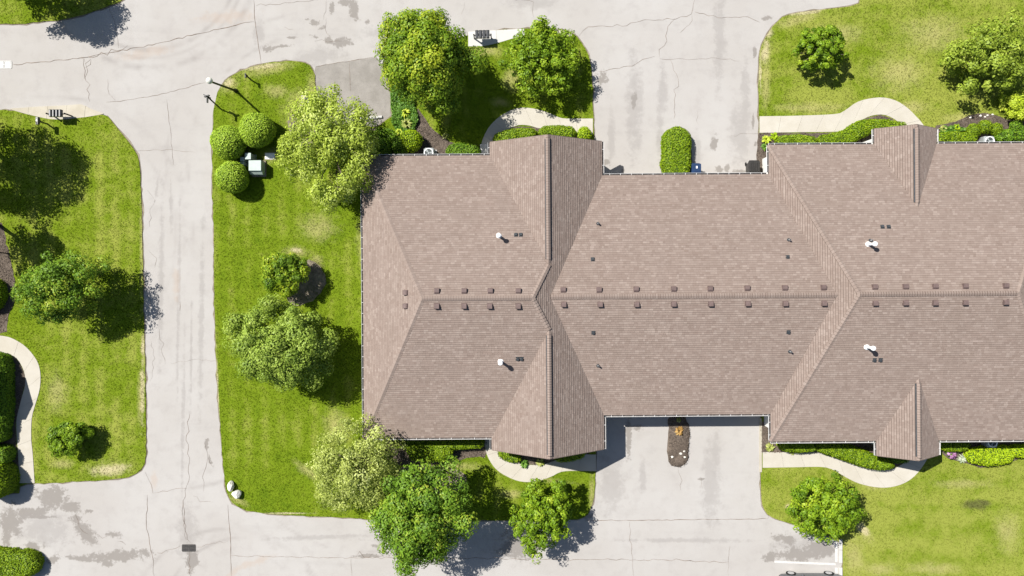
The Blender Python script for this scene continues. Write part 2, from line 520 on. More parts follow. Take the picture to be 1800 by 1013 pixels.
def offset(pts, d):
    n = len(pts); out = []
    area = sum(pts[i][0] * pts[(i + 1) % n][1] - pts[(i + 1) % n][0] * pts[i][1] for i in range(n))
    sg = 1 if area > 0 else -1
    for i in range(n):
        t = (Vector(pts[(i + 1) % n]) - Vector(pts[i - 1])); t.z = 0
        if t.length < 1e-6: out.append(pts[i]); continue
        t.normalize()
        out.append(Vector((pts[i][0] + t.y * sg * d, pts[i][1] - t.x * sg * d, 0)))
    return out



ROAD_SWEEPS = [(262, -70, 190, 9, .6), (262, -70, 158, 7, .5), (262, -70, 172, 5, .35), (300, 560, 300, 6, .3), (560, 290, 230, 6, .33), (560, 290, 268, 5, .25), (640, 730, 205, 6, .3),
                              (640, 730, 240, 4, .25), (90, 420, 250, 7, .3), (90, 420, 220, 5, .22), (400, 1100, 170, 6, .35), (430, 1090, 145, 5, .35)]
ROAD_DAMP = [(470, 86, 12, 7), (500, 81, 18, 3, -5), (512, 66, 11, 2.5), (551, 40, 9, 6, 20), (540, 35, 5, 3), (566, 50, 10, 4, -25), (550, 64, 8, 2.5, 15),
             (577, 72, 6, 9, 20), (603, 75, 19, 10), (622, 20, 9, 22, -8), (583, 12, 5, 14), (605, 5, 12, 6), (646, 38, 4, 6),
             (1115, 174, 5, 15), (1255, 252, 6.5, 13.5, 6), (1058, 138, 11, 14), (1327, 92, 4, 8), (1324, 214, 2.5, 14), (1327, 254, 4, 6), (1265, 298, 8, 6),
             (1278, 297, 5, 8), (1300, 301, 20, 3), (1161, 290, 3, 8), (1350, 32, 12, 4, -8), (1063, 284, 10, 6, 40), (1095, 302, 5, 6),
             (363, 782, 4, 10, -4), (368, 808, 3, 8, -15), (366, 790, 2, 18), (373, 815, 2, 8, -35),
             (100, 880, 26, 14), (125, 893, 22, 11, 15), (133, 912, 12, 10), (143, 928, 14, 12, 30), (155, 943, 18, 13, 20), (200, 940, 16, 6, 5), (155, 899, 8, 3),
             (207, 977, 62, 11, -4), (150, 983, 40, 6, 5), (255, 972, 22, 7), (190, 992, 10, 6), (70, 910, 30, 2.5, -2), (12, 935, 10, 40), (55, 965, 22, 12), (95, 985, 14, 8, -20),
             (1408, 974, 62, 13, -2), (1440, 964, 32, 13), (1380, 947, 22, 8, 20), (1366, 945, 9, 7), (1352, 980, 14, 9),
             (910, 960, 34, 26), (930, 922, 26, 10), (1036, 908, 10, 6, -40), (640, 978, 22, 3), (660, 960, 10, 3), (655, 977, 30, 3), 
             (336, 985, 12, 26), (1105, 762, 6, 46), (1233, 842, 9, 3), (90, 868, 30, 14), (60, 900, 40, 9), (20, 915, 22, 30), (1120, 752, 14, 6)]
ROAD_FAINT = [(1130, 840, 8, 40), (1258, 800, 10, 50), (1085, 850, 8, 40), (325, 930, 12, 40), (314, 520, 4, 210, 1), (322, 720, 4, 190, 1), (336, 620, 3, 160, 1), (283, 500, 6, 190, 1), (354, 560, 6, 200, 1), (301, 360, 4, 60), (276, 330, 3, 26, 8), (1075, 240, 8, 60), (1160, 230, 8, 60), (1225, 270, 8, 40), (1310, 180, 10, 90), (700, 950, 90, 5), (560, 945, 120, 5, -2), (1200, 950, 140, 5), (935, 5, 60, 14), (690, 60, 60, 22), (560, 100, 60, 20, -8), (1115, 190, 18, 110), (1265, 60, 14, 110), (1300, 240, 22, 60), (1075, 850, 30, 60), (1250, 850, 20, 90),
             (330, 940, 24, 60), (455, 60, 12, 30), (1420, 960, 70, 30), (80, 930, 60, 40), (900, 960, 60, 30), (1165, 160, 10, 60)]
ROAD_RUST = [(255, 92, 60, 12, -8), (400, 30, 60, 14, -5), (445, 990, 50, 8, -20), (415, 1003, 40, 6, -35), (310, 500, 8, 40), (270, 845, 8, 20)]


def field(X, Y, lst):
    out = np.full(X.shape, 9.0)
    for (px, py, rx, ry, *rest) in lst:
        a = math.radians(-(rest[0] if rest else 0)); w = W(px, py)
        dx, dy = X - w.x, Y - w.y
        u = dx * math.cos(a) + dy * math.sin(a); v = -dx * math.sin(a) + dy * math.cos(a)
        out = np.minimum(out, np.sqrt((u / (rx * PX)) ** 2 + (v / (ry * PX)) ** 2))
    return out


def road_mesh():
    st = .16
    xs = np.arange(-40, 40 + st, st); ys = np.arange(-26, 23 + st, st)
    X, Y = np.meshgrid(xs, ys); nx, ny = len(xs), len(ys)
    V = np.column_stack([X.ravel(), Y.ravel(), np.zeros(X.size)])
    i = np.arange(nx * ny).reshape(ny, nx)
    F = np.stack([i[:-1, :-1], i[:-1, 1:], i[1:, 1:], i[1:, :-1]], -1).reshape(-1, 4)
    o = np_mesh('road', V, F, M['pave'], kind='structure')
    x, y = V[:, 0], V[:, 1]
    sw = np.zeros(len(V))
    for (px, py, r, w, k) in ROAD_SWEEPS:
        d = np.abs(np.hypot(x - W(px, py).x, y - W(px, py).y) / (r * PX) - 1) * r
        q = np.clip(1 - d / w, 0, 1); sw = np.maximum(sw, k * q * q * (3 - 2 * q))
    for nm, val in (('sweep', sw), ('damp', field(x, y, ROAD_DAMP)), ('faint', field(x, y, ROAD_FAINT)), ('rust', field(x, y, ROAD_RUST))):
        o.data.attributes.new(nm, 'FLOAT', 'POINT').data.foreach_set('value', val.astype(np.float32))
    return o


g = MB(); g.poly([(-250, -250, -.09), (250, -250, -.09), (250, 250, -.09), (-250, 250, -.09)])
tag(g.build('ground', M['field']), kind='structure')
road = road_mesh()

LZ = .05
LAWN = {
    'a': [(-300, -150), (330, -150), (300, -40), (258, -18), (215, 0), (188, 13), (160, 22), (141, 28), (100, 37), (44, 41), (0, 43), (-300, 46)],
    'b': [(-300, 192), (17, 192), (60, 205), (110, 212), (150, 206), (183, 200), (192, 207), (201, 218), (221, 243), (240, 268), (247, 292), (248, 336), (250, 397), (252, 481), (253, 565), (256, 666), (257, 740), (257, 800),
          (253, 821), (235, 837), (200, 842), (168, 845), (90, 849), (35, 850), (33, 872), (-300, 876)],
    'c': [(375, 201), (380, 168), (394, 144), (407, 133), (441, 117), (484, 109), (521, 107), (541, 112), (553, 124), (555, 160), (562, 200), (580, 222), (690, 224), (687, 150), (668, 108), (700, 98), (760, 88), (823, 60),
          (875, 54), (920, 51), (985, 52), (1009, 60), (1026, 80), (1036, 101), (1041, 141), (1042, 208), (1050, 330), (1052, 700), (1047, 790), (1047, 831), (1045, 868), (1040, 890), (1030, 908), (1010, 914), (908, 914), (868, 915),
          (760, 914), (667, 913), (608, 910), (508, 905), (441, 901), (412, 888), (400, 871), (395, 847), (392, 807), (387, 740), (382, 673), (380, 620), (378, 560), (377, 490), (376, 400), (374, 330), (374, 260)],
    'd': [(1334, 400), (1334, 205), (1333, 168), (1334, 111), (1337, 84), (1346, 64), (1362, 40), (1379, 28), (1413, 21), (1450, 17), (1509, 10), (1513, -10), (1513, -150), (2050, -150), (2050, 400)],
    'e': [(1338, 640), (1338, 775), (1337, 831), (1337, 874), (1342, 894), (1351, 908), (1370, 914), (1396, 922), (1440, 937), (1480, 950), (1481, 1000), (1481, 1250), (2050, 1250), (2050, 640)],
}
lawn_polys = {}
for k, pp in LAWN.items():
    pts = [W(x, y) for x, y in pp]
    pts = densify(smooth_poly(pts, 1), .35, .022)
    lawn_polys[k] = pts
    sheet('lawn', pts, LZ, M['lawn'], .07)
    ed = [Vector((p.x + random.gauss(0, .03), p.y + random.gauss(0, .03), 0)) for p in offset(pts, .07)]
    sheet('soil_edge', ed, .012, M['soil'])

# a worn parking spur beside the flowering tree
t = NT('worn_asphalt')
nb = t.noise(.9, 5, .65); nf = t.noise(40, 3, .7); nm = t.noise(5, 4, .65)
c = t.mix(t.ramp(nb, .35, .65), (.20, .185, .165), (.255, .236, .214)); c = t.mix(t.ramp(nm, .5, .75, 0, .5), c, (.165, .152, .137))
c = t.mix(t.ramp(nf, .45, .7, 0, .4), c, (.30, .28, .255))
M['old_asphalt'] = t.bsdf(c, .95, .1, bump=nf, bstr=.4, bdist=.01)
spur = [W(*p) for p in [(555, 117), (610, 108), (662, 101), (668, 108), (687, 150), (690, 224), (580, 222), (562, 200), (555, 160), (553, 124)]]
sheet('parking_spur', spur, .004, M['old_asphalt'])
t = NT('garage_apron')
nb = t.noise(.5, 4, .6); nf = t.noise(60, 3, .7); ns = t.noise(.8, 4, .6, stretch=(2, .15, 1))
c = t.mix(t.ramp(nb, .35, .65), (.47, .45, .43), (.50, .485, .47)); c = t.mix(t.ramp(ns, .5, .8, 0, .35), c, (.40, .38, .36)); c = t.mix(t.ramp(nf, .45, .7, 0, .3), c, (.38, .36, .34))


def crack(pts, w=.03, jag=.05, step=.3):
    P = [W(*p) for p in pts]
    P = densify(P, step, 0, False)
    mb = MB(); L = []; R = []
    for i, p in enumerate(P):
        d = (P[min(i + 1, len(P) - 1)] - P[max(i - 1, 0)]); d.normalize()
        nrm = Vector((-d.y, d.x, 0))
        p = p + nrm * random.gauss(0, jag)
        ww = w * random.uniform(.45, 1.25) * .5
        if i in (0, len(P) - 1): ww *= .3
        L.append(p + nrm * ww); R.append(p - nrm * ww)
    z = .008
    for i in range(len(P) - 1):
        mb.poly([(L[i].x, L[i].y, z), (R[i].x, R[i].y, z), (R[i + 1].x, R[i + 1].y, z), (L[i + 1].x, L[i + 1].y, z)])
    return mb.build('crack', M['crack'], road)


CR = [
    ([(22, 114), (80, 109), (144, 102), (208, 91), (275, 77), (352, 59), (446, 37)], .05, .03),
    ([(145, 104), (170, 96), (205, 88), (225, 84)], .04, .1), ([(140, 100), (150, 112), (160, 104), (152, 120)], .03, .1),
    ([(446, 0), (449, 44), (455, 85), (459, 112)], .045, .015), ([(450, 10), (500, 6), (560, 0)], .025, .03),
    ([(187, 180), (235, 175), (285, 166), (330, 153), (360, 146)], .03, .03), ([(146, 104), (148, 125), (153, 150), (157, 180)], .035, .08), ([(150, 112), (156, 125), (151, 140)], .025, .08),
    ([(187, 140), (193, 165), (200, 178)], .022, .05), ([(293, 175), (300, 230), (304, 290)], .022, .02), ([(240, 265), (300, 264), (345, 268)], .016, .03),
    ([(192, 10), (203, 45), (208, 85)], .022, .05), ([(555, 117), (610, 108), (662, 100)], .04, .02), ([(572, 0), (573, 20), (570, 35)], .02, .06), ([(614, 108), (616, 160)], .03, .02),
    ([(1017, 62), (1034, 49), (1068, 46), (1101, 45), (1117, 36), (1150, 34), (1188, 34), (1215, 25), (1221, 0)], .03, .06),
    ([(1221, 22), (1245, 27), (1262, 31), (1315, 29), (1328, 36), (1336, 40)], .03, .05),
    ([(1188, 34), (1174, 47), (1172, 72), (1160, 88), (1157, 101)], .035, .06), ([(1216, 28), (1213, 44), (1195, 58)], .025, .05),
    ([(1052, 124), (1081, 121), (1111, 114), (1130, 105), (1151, 100)], .03, .05), ([(1160, 104), (1200, 105), (1250, 103), (1300, 107)], .02, .04),
    ([(1178, 103), (1183, 124), (1194, 138), (1191, 151), (1184, 158), (1186, 185), (1183, 210)], .026, .06), ([(1226, 195), (1227, 220)], .018, .05), ([(1285, 238), (1310, 235), (1333, 235)], .02, .04),
    ([(1033, 915), (1100, 915), (1180, 914), (1260, 913), (1349, 912)], .045, .02), ([(1349, 912), (1351, 907)], .03, .01), ([(1107, 917), (1109, 950), (1111, 980), (1114, 1013)], .028, .05),
    ([(640, 981), (700, 982), (888, 982), (1000, 984), (1060, 983), (1100, 985), (1180, 984), (1230, 987), (1280, 988)], .035, .05), ([(1283, 960), (1280, 985), (1281, 1013)], .022, .06), ([(1200, 984), (1218, 985)], .06, .05),
    ([(404, 977), (480, 979), (560, 980), (640, 981)], .03, .03), ([(400, 888), (402, 915), (405, 941), (406, 980), (407, 1013)], .05, .015), ([(617, 980), (618, 1013)], .022, .02),
    ([(332, 727), (327, 774), (332, 821), (330, 854), (322, 881), (324, 925), (332, 955)], .03, .07), ([(334, 970), (333, 990), (335, 1013)], .05, .05), ([(322, 881), (324, 900), (322, 915), (327, 950)], .035, .06),
    ([(255, 830), (266, 853), (270, 866), (302, 863), (328, 857)], .025, .06), ([(258, 870), (258, 930), (265, 960), (272, 1013)], .035, .04), ([(276, 972), (300, 967), (318, 961)], .035, .06), ([(345, 962), (378, 955)], .02, .04),
    ([(362, 780), (365, 805), (360, 830), (358, 865)], .02, .06), ([(366, 806), (375, 822)], .03, .04), ([(370, 955), (402, 952)], .018, .04), ([(340, 870), (352, 880), (375, 883)], .018, .05),
    ([(130, 905), (140, 925), (155, 940)], .035, .08), ([(173, 938), (180, 945), (190, 940)], .03, .08), ([(208, 948), (222, 958)], .03, .06),
    ([(1193, 822), (1197, 845), (1195, 862)], .02, .05), ([(258, 335), (270, 345), (268, 375), (262, 400)], .016, .08), ([(256, 470), (258, 520), (262, 560)], .02, .1), ([(278, 580), (285, 605), (287, 640)], .016, .1),
    ([(268, 600), (272, 630), (262, 670)], .016, .1), ([(316, 530), (317, 548)], .03, .03), ([(300, 640), (340, 632), (385, 635)], .012, .04), ([(260, 440), (275, 455), (270, 470)], .016, .08),
    ([(905, 0), (938, 3), (937, 30)], .02, .05), ([(812, 25), (818, 5)], .018, .04), ([(625, 978), (632, 970), (640, 980), (655, 976)], .04, .08), ([(880, 920), (950, 922)], .018, .05),
    ([(1232, 840), (1234, 860)], .02, .04), ([(500, 50), (515, 52)], .03, .05), ([(555, 68), (575, 75), (600, 72)], .025, .08), ([(575, 30), (573, 50), (580, 65)], .02, .08),
]
for pts, w, j in CR:
    crack(pts, w * .85, j)

# walkways: slabs with open joints
def resample(pts, n):
    P = [Vector(p) for p in pts]
    # catmull-rom smoothing then uniform spacing
    Q = []
    for i in range(len(P) - 1):
        p0 = P[max(i - 1, 0)]; p1 = P[i]; p2 = P[i + 1]; p3 = P[min(i + 2, len(P) - 1)]
        for k in range(8):
            t = k / 8
            Q.append(.5 * ((2 * p1) + (p2 - p0) * t + (2 * p0 - 5 * p1 + 4 * p2 - p3) * t * t + (3 * p1 - p0 - 3 * p2 + p3) * t ** 3))
    Q.append(P[-1])
    L = [0]
    for i in range(1, len(Q)): L.append(L[-1] + (Q[i] - Q[i - 1]).length)
    out = []; j = 0
    for i in range(n):
        d = L[-1] * i / (n - 1)
        while j < len(L) - 2 and L[j + 1] < d: j += 1
        f = (d - L[j]) / max(L[j + 1] - L[j], 1e-9)
        out.append(Q[j].lerp(Q[j + 1], min(max(f, 0), 1)))
    return out


NO_GRASS = []


def walkway(outer, inner, nslab, mat=None, z=.075, name='walkway', sub=4):
    mat = mat or M['walk']
    N = nslab * sub + 1
    A = resample([W(*p) for p in outer], N); B = resample([W(*p) for p in inner], N)
    NO_GRASS.append(np.array([(p.x, p.y) for p in A + B[::-1]]))
    bed = MB()
    for i in range(N - 1):
        bed.poly([(p.x, p.y, z - .018) for p in (A[i], A[i + 1], B[i + 1], B[i])])
    w = bed.build(name, M['joint']); w['kind'] = 'structure'
    for s in range(nslab):
        mb = MB()
        i0, i1 = s * sub, (s + 1) * sub
        top = []
        a = [A[i].copy() for i in range(i0, i1 + 1)]; b = [B[i].copy() for i in range(i0, i1 + 1)]
        g = .006
        a[0] += (a[1] - a[0]).normalized() * g; b[0] += (b[1] - b[0]).normalized() * g
        a[-1] += (a[-2] - a[-1]).normalized() * g; b[-1] += (b[-2] - b[-1]).normalized() * g
        dz = random.uniform(-.003, .003)
        ring = a + b[::-1]
        mb.loft([[(p.x, p.y, z - .09) for p in ring], [(p.x, p.y, z + dz) for p in ring]], cap=False)
        for i in range(sub):
            mb.poly([(p.x, p.y, z + dz) for p in (a[i], a[i + 1], b[i + 1], b[i])])
        mb.build('slab', mat, w)
    return w


walkway([(-40, 588), (-10, 589), (14.5, 592), (29, 598), (44.6, 608), (59, 623.5), (69, 641), (72.5, 664), (70, 688), (62.5, 713), (57, 735), (56, 771), (58.5, 796), (62, 849)],
        [(-40, 622), (-10, 622), (14.5, 622.5), (27, 627), (36, 637), (44, 655), (45.7, 675), (40, 697), (33.5, 722), (30, 739.5), (31, 771), (33, 796), (35.5, 849)], 9)
walkway([(1042, 209), (1009, 209), (986, 208), (962, 198), (935, 191), (908.5, 191), (882, 203), (861.5, 221.5), (850, 242), (845, 262), (844, 300)],
        [(1042, 237), (1012, 233), (985, 228), (949, 226), (928.6, 221), (908.5, 221), (888, 231.5), (875, 242), (866, 250), (862, 268), (862, 300)], 9)
walkway([(1334.5, 205), (1400, 204), (1467.5, 201), (1484, 195), (1504, 181), (1524.5, 174.5), (1551, 172), (1575, 178), (1595, 191), (1612, 208), (1622, 220), (1634, 245)],
        [(1334.5, 234), (1400, 233), (1477.5, 231.5), (1494, 225), (1511, 213), (1531, 204), (1551, 202), (1568, 208), (1581.5, 218), (1588, 226), (1592, 235), (1596, 250)], 9)
walkway([(852, 770), (853, 787), (858, 804), (871.5, 824), (891.7, 837.5), (915, 846), (942, 846), (969, 837.5), (992, 828), (1047.5, 828)],
        [(868, 770), (870, 787), (878, 796), (895, 807), (918.5, 815.6), (942, 817), (962, 814), (982, 807), (1002, 799), (1047.5, 799)], 8)
walkway([(1340, 822), (1400, 821), (1444, 820.6), (1464, 825.7), (1484, 837.5), (1507.7, 849), (1538, 856), (1565, 856), (1591.6, 847.5), (1612, 831), (1628.5, 807), (1634, 790)],
        [(1340, 794.5), (1400, 795), (1450.7, 795.5), (1477.5, 800.5), (1494, 812), (1518, 820.6), (1544.6, 825.7), (1568, 824), (1588, 814), (1600, 802), (1606, 795), (1608, 785)], 9)
# concrete pads under the mailboxes
walkway([(18, 191.5), (40, 190), (60, 188.5), (90, 187), (120, 185.5), (145, 184), (156, 190), (182, 200)], [(18, 192.5), (40, 199), (60, 204), (90, 210), (112, 210), (145, 207), (160, 205), (182, 201)], 5, M['pad'], .06, 'mailbox_pad')
walkway([(823, 56.5), (850, 55), (875, 53.5), (895, 52.5), (921, 51)], [(823, 82), (850, 81.5), (877, 75.5), (895, 70), (922, 62)], 2, M['white_pad'], .06, 'mailbox_pad', 4)
walkway([(530, 168), (530, 190)], [(541, 168), (541, 190)], 1, M['pad'], .06, 'mailbox_pad')
walkway([(975, 52), (1006, 58)], [(975, 60), (1004, 66)], 1, M['pad'], .06, 'kerb_ramp')
# stoops and equipment pads against the walls
for poly in ([(1719, 249), (1735, 240), (1749, 240), (1749, 262), (1719, 262)], [(746, 264), (768, 264), (768, 282), (746, 282)], [(844, 254), (862, 254), (862, 285), (844, 285)]):
    sheet('stoop', [W(*p) for p in poly], .10, M['white_pad'], .1)
# kerb and painted bay lines at the lower right
k = MB()
for y0, y1 in ((948, 966), (966.5, 989), (997, 1020), (1020.5, 1060)):
    kk = MB(); a, b = W(1474, y0), W(1480, y1)
    kk.box(((a.x + b.x) / 2, (a.y + b.y) / 2, .05), (.22, abs(a.y - b.y), .13), bev=.02)
    o = kk.build('kerb', M['white_pad']); o['kind'] = 'structure'


def pline(px0, py0, px1, py1, w):
    a, b = W(px0, py0, .0), W(px1, py1, .0)
    d = (b - a).normalized(); n = Vector((-d.y, d.x, 0)) * w / 2
    mb = MB(); mb.poly([(p.x, p.y, .008) for p in (a - n, b - n, b + n, a + n)])
    mb.build('painted_line', M['paint'], road)


pline(1361, 987.5, 1469, 992, .14); pline(1470, 949, 1470, 988, .18); pline(1470, 998, 1470, 1040, .18)
pline(1361, 1075, 1469, 1077, .17)
# edging strip beside the lower driveway
pl = MB(); a, b = W(1334.5, 735), W(1339, 830)
pl.box(((a.x + b.x) / 2, (a.y + b.y) / 2, .03), (.17, abs(a.y - b.y), .10), bev=.02)
tag(pl.build('kerb', M['pad']), kind='structure')

BED_POLYS = []
# mulch beds (lightly mounded, ragged)
def bed(pp, z=LZ + .012, mat=None, it=1):
    pts = densify(smooth_poly([W(*p) for p in pp], it), .3, .03)
    if mat is None: NO_GRASS.append(np.array([(p.x, p.y) for p in pts])); BED_POLYS.append(NO_GRASS[-1])
    return sheet('mulch_bed', pts, z, mat or M['mulch'], .05)


BEDS = [
    [(732, 186), (745, 205), (760, 228), (778, 240), (792, 252), (835, 252), (845, 262), (850, 300), (640, 300), (640, 245), (680, 235), (735, 235)],
    [(862, 300), (864, 262), (872, 246), (888, 233), (908, 222), (930, 222), (950, 227), (985, 229), (1012, 234), (1040, 238), (1046, 300)],
    [(1330, 234), (1340, 234), (1400, 234), (1478, 233), (1496, 226), (1512, 214), (1531, 205), (1551, 203), (1568, 209), (1580, 218), (1590, 230), (1598, 300), (1330, 330)],
    [(1636, 222), (1672, 217), (1700, 205), (1722, 199), (1750, 202), (1775, 214), (1850, 212), (1850, 300), (1636, 300)],
    [(855, 760), (856, 806), (840, 800), (800, 812), (765, 817), (735, 813), (700, 820), (680, 800), (680, 740)],
    [(870, 770), (880, 797), (896, 808), (918, 816), (942, 818), (962, 815), (982, 808), (1002, 800), (1042, 799), (1042, 740)],
    [(1336, 725), (1336, 796), (1345, 796), (1450, 795), (1478, 800), (1494, 812), (1518, 820), (1544, 825), (1568, 823), (1588, 813), (1600, 802), (1604, 740)],
    [(1652, 760), (1652, 797), (1672, 808), (1700, 815), (1722, 822), (1760, 818), (1800, 803), (1870, 800), (1870, 740)],
    [(-60, 400), (4, 385), (10, 420), (18, 450), (26, 485), (31, 510), (25, 535), (14, 560), (13, 590), (-60, 590)],
    [(-60, 623), (14, 624), (27, 628), (36, 639), (44, 656), (45, 675), (39, 697), (33, 722), (29, 740), (30, 771), (32, 796), (34, 845), (-60, 870)],
]
for b in BEDS: bed(b)
isl = densify(smooth_poly([W(*p) for p in [(1175, 730), (1211, 730), (1211, 800), (1207, 814), (1192, 821), (1177, 815), (1173, 795), (1175, 760)]], 1), .25, .035)
BED_POLYS.append(np.array([(p.x, p.y) for p in isl]))
ic = sum(isl, Vector()) / len(isl); im = MB(); ir = []
for f, z in ((1.03, -.02), (1.0, .05), (.9, .10), (.7, .145), (.4, .165), (.1, .17)):
    ir.append([(ic.x + (p.x - ic.x) * f, ic.y + (p.y - ic.y) * (f * .35 + .65 if f < 1 else f), z + random.gauss(0, .008)) for p in isl])
im.loft(ir); tag(im.build('mulch_bed', M['mulch'], smooth=False), kind='structure')
ISL = len(BED_POLYS) - 1
bed([(1171, 300), (1171, 240), (1180, 226), (1202, 224), (1214, 240), (1218, 300)], .06)
bed([(538, 455), (560, 462), (577, 490), (560, 525), (520, 540), (500, 525), (510, 480)], LZ + .004, M['soil'])
bed([(505, 205), (535, 192), (560, 215), (600, 230), (680, 225), (660, 260), (520, 262), (508, 240)], LZ + .004, M['soil'])
bed([(690, 830), (720, 815), (790, 820), (830, 840), (800, 870), (700, 870)], LZ + .004, M['soil'])


# grass blades as real geometry over the lawns
def grass_nodes():
    ng = bpy.data.node_groups.new('grass_scatter', 'GeometryNodeTree')
    ng.interface.new_socket('Geometry', in_out='INPUT', socket_type='NodeSocketGeometry')
    ng.interface.new_socket('Geometry', in_out='OUTPUT', socket_type='NodeSocketGeometry')
    N = ng.nodes; L = ng.links.new
    gi = N.new('NodeGroupInput'); go = N.new('NodeGroupOutput')
    jn = N.new('GeometryNodeJoinGeometry')
    rr = random.Random(5)
    for i in range(11):
        c = N.new('GeometryNodeMeshCone'); c.inputs['Vertices'].default_value = 3; c.fill_type = 'NONE'
        c.inputs['Radius Top'].default_value = 0.0; c.inputs['Radius Bottom'].default_value = .009; c.inputs['Depth'].default_value = rr.uniform(.04, .085)
        tr = N.new('GeometryNodeTransform')
        a = rr.uniform(0, 6.28); r = rr.uniform(.01, .09); tl = rr.uniform(.5, 1.25)
        tr.inputs['Translation'].default_value = (r * math.cos(a), r * math.sin(a), 0)
        tr.inputs['Rotation'].default_value = (0, tl, rr.uniform(0, 6.28))
        L(c.outputs['Mesh'], tr.inputs[0]); L(tr.outputs[0], jn.inputs[0])
    sm = N.new('GeometryNodeSetMaterial'); sm.inputs['Material'].default_value = M['blade']
    L(jn.outputs[0], sm.inputs[0])
    ip = N.new('GeometryNodeInstanceOnPoints')
    L(gi.outputs[0], ip.inputs['Points']); L(sm.outputs[0], ip.inputs['Instance'])
    rv = N.new('FunctionNodeRandomValue'); rv.data_type = 'FLOAT_VECTOR'; rv.inputs[0].default_value = (0, 0, 0); rv.inputs[1].default_value = (.2, .2, 6.283)
    L(rv.outputs[0], ip.inputs['Rotation'])
    rs = N.new('FunctionNodeRandomValue'); rs.data_type = 'FLOAT'; rs.inputs[2].default_value = .3; rs.inputs[3].default_value = .65
    L(rs.outputs[1], ip.inputs['Scale'])
    L(ip.outputs[0], go.inputs[0])
    return ng


GN = grass_nodes()
GL = {'a': 'short mown grass on the lawn at the upper left corner', 'b': 'short mown grass on the left lawn beside the curved walkway', 'c': 'short mown grass on the middle lawn round the brown roof',
      'd': 'thin yellowish grass on the upper right lawn', 'e': 'yellowish mown grass on the lower right lawn'}


def clip_rect(pts, x0, x1, y0, y1):
    def cl(P, ins, inter):
        out = []
        for i in range(len(P)):
            a, b = P[i - 1], P[i]
            if ins(b):
                if not ins(a): out.append(inter(a, b))
                out.append(b)
            elif ins(a): out.append(inter(a, b))
        return out
    P = [(p[0], p[1]) for p in pts]
    def ix(v): return lambda a, b: (v, a[1] + (b[1] - a[1]) * (v - a[0]) / (b[0] - a[0]))
    def iy(v): return lambda a, b: (a[0] + (b[0] - a[0]) * (v - a[1]) / (b[1] - a[1]), v)
    P = cl(P, lambda p: p[0] >= x0, ix(x0)); P = cl(P, lambda p: p[0] <= x1, ix(x1))
    P = cl(P, lambda p: p[1] >= y0, iy(y0)); P = cl(P, lambda p: p[1] <= y1, iy(y1))
    q = []
    for p in P:
        if not q or (abs(p[0] - q[-1][0]) + abs(p[1] - q[-1][1])) > 1e-4: q.append(p)
    return q


def in_poly(q, P):
    c = np.zeros(len(q), bool); x, y = q[:, 0], q[:, 1]
    for i in range(len(P)):
        ax, ay = P[i - 1]; bx, by = P[i]
        if ay == by: continue
        c ^= ((ay > y) != (by > y)) & (x < (bx - ax) * (y - ay) / (by - ay) + ax)
    return c


grass_rng = np.random.default_rng(17)


def chips():
    """loose bark flakes on the beds"""
    Q = []
    for P in BED_POLYS:
        lo, hi = P.min(0), P.max(0)
        lo = np.maximum(lo, [-37, -24]); hi = np.minimum(hi, [37, 20])
        if (hi <= lo).any(): continue
        q = grass_rng.random((int((hi - lo).prod() * 170), 2)) * (hi - lo) + lo
        Q.append(q[in_poly(q, P)])
    q = np.concatenate(Q); n = len(q)
    isl_lo, isl_hi = BED_POLYS[-1 if False else ISL].min(0), BED_POLYS[ISL].max(0)
    z = np.full(n, LZ + .03) + grass_rng.random(n) * .03
    inside = ((q > isl_lo) & (q < isl_hi)).all(1); z[inside] += .09
    N = grass_rng.normal(size=(n, 3)) * .45 + [0, 0, 1]
    V, F = quads(np.column_stack([q, z]), N, .085, 5, .45)
    tag(np_mesh('mulch_chips', V, F, M['chips'], None, grass_rng.random(n)), 'loose brown bark chips scattered over the planting beds', 'mulch', kind='stuff')


for k in GL:
    if k == 'c':
        # keep blades off the footprint of the building
        src = [[(375, 105), (640, 905)], ]
        P = clip_rect(lawn_polys[k], -40, W(650, 0).x, -40, 40)
        P2 = clip_rect(lawn_polys[k], W(650, 0).x, 40, W(0, 268).y, 40)
        P3 = clip_rect(lawn_polys[k], W(650, 0).x, 40, -40, W(0, 770).y)
        parts = [P, P2, P3]
    elif k == 'd':
        parts = [clip_rect(lawn_polys[k], -40, 38, W(0, 240).y, W(0, -30).y)]
    elif k == 'e':
        parts = [clip_rect(lawn_polys[k], -40, 38, W(0, 1040).y, W(0, 790).y)]
    elif k == 'a':
        parts = [clip_rect(lawn_polys[k], -38, 40, -40, W(0, -30).y)]
    else:
        parts = [clip_rect(lawn_polys[k], W(-20, 0).x, 40, -40, 40)]
    me = bpy.data.meshes.new('grass')
    pts = []
    for P in parts:
        if len(P) < 3: continue
        P = np.array(P); lo, hi = P.min(0), P.max(0)
        n = int((hi - lo).prod() * 130)
        q = grass_rng.random((n, 2)) * (hi - lo) + lo
        pts.append(q[in_poly(q, P)])
    pts = np.concatenate(pts)
    for ex in NO_GRASS:
        lo, hi = ex.min(0), ex.max(0)
        near = ((pts > lo) & (pts < hi)).all(1)
        if near.any():
            hit = np.zeros(len(pts), bool); hit[near] = in_poly(pts[near], ex); pts = pts[~hit]
    me.vertices.add(len(pts)); me.vertices.foreach_set('co', np.column_stack([pts, np.full(len(pts), LZ)]).astype(np.float32).ravel()); me.update()
    me.materials.append(M['blade'])
    o = link(bpy.data.objects.new('grass', me)); tag(o, GL[k], 'grass', kind='stuff')
    md = o.modifiers.new('blades', 'NODES'); md.node_group = GN


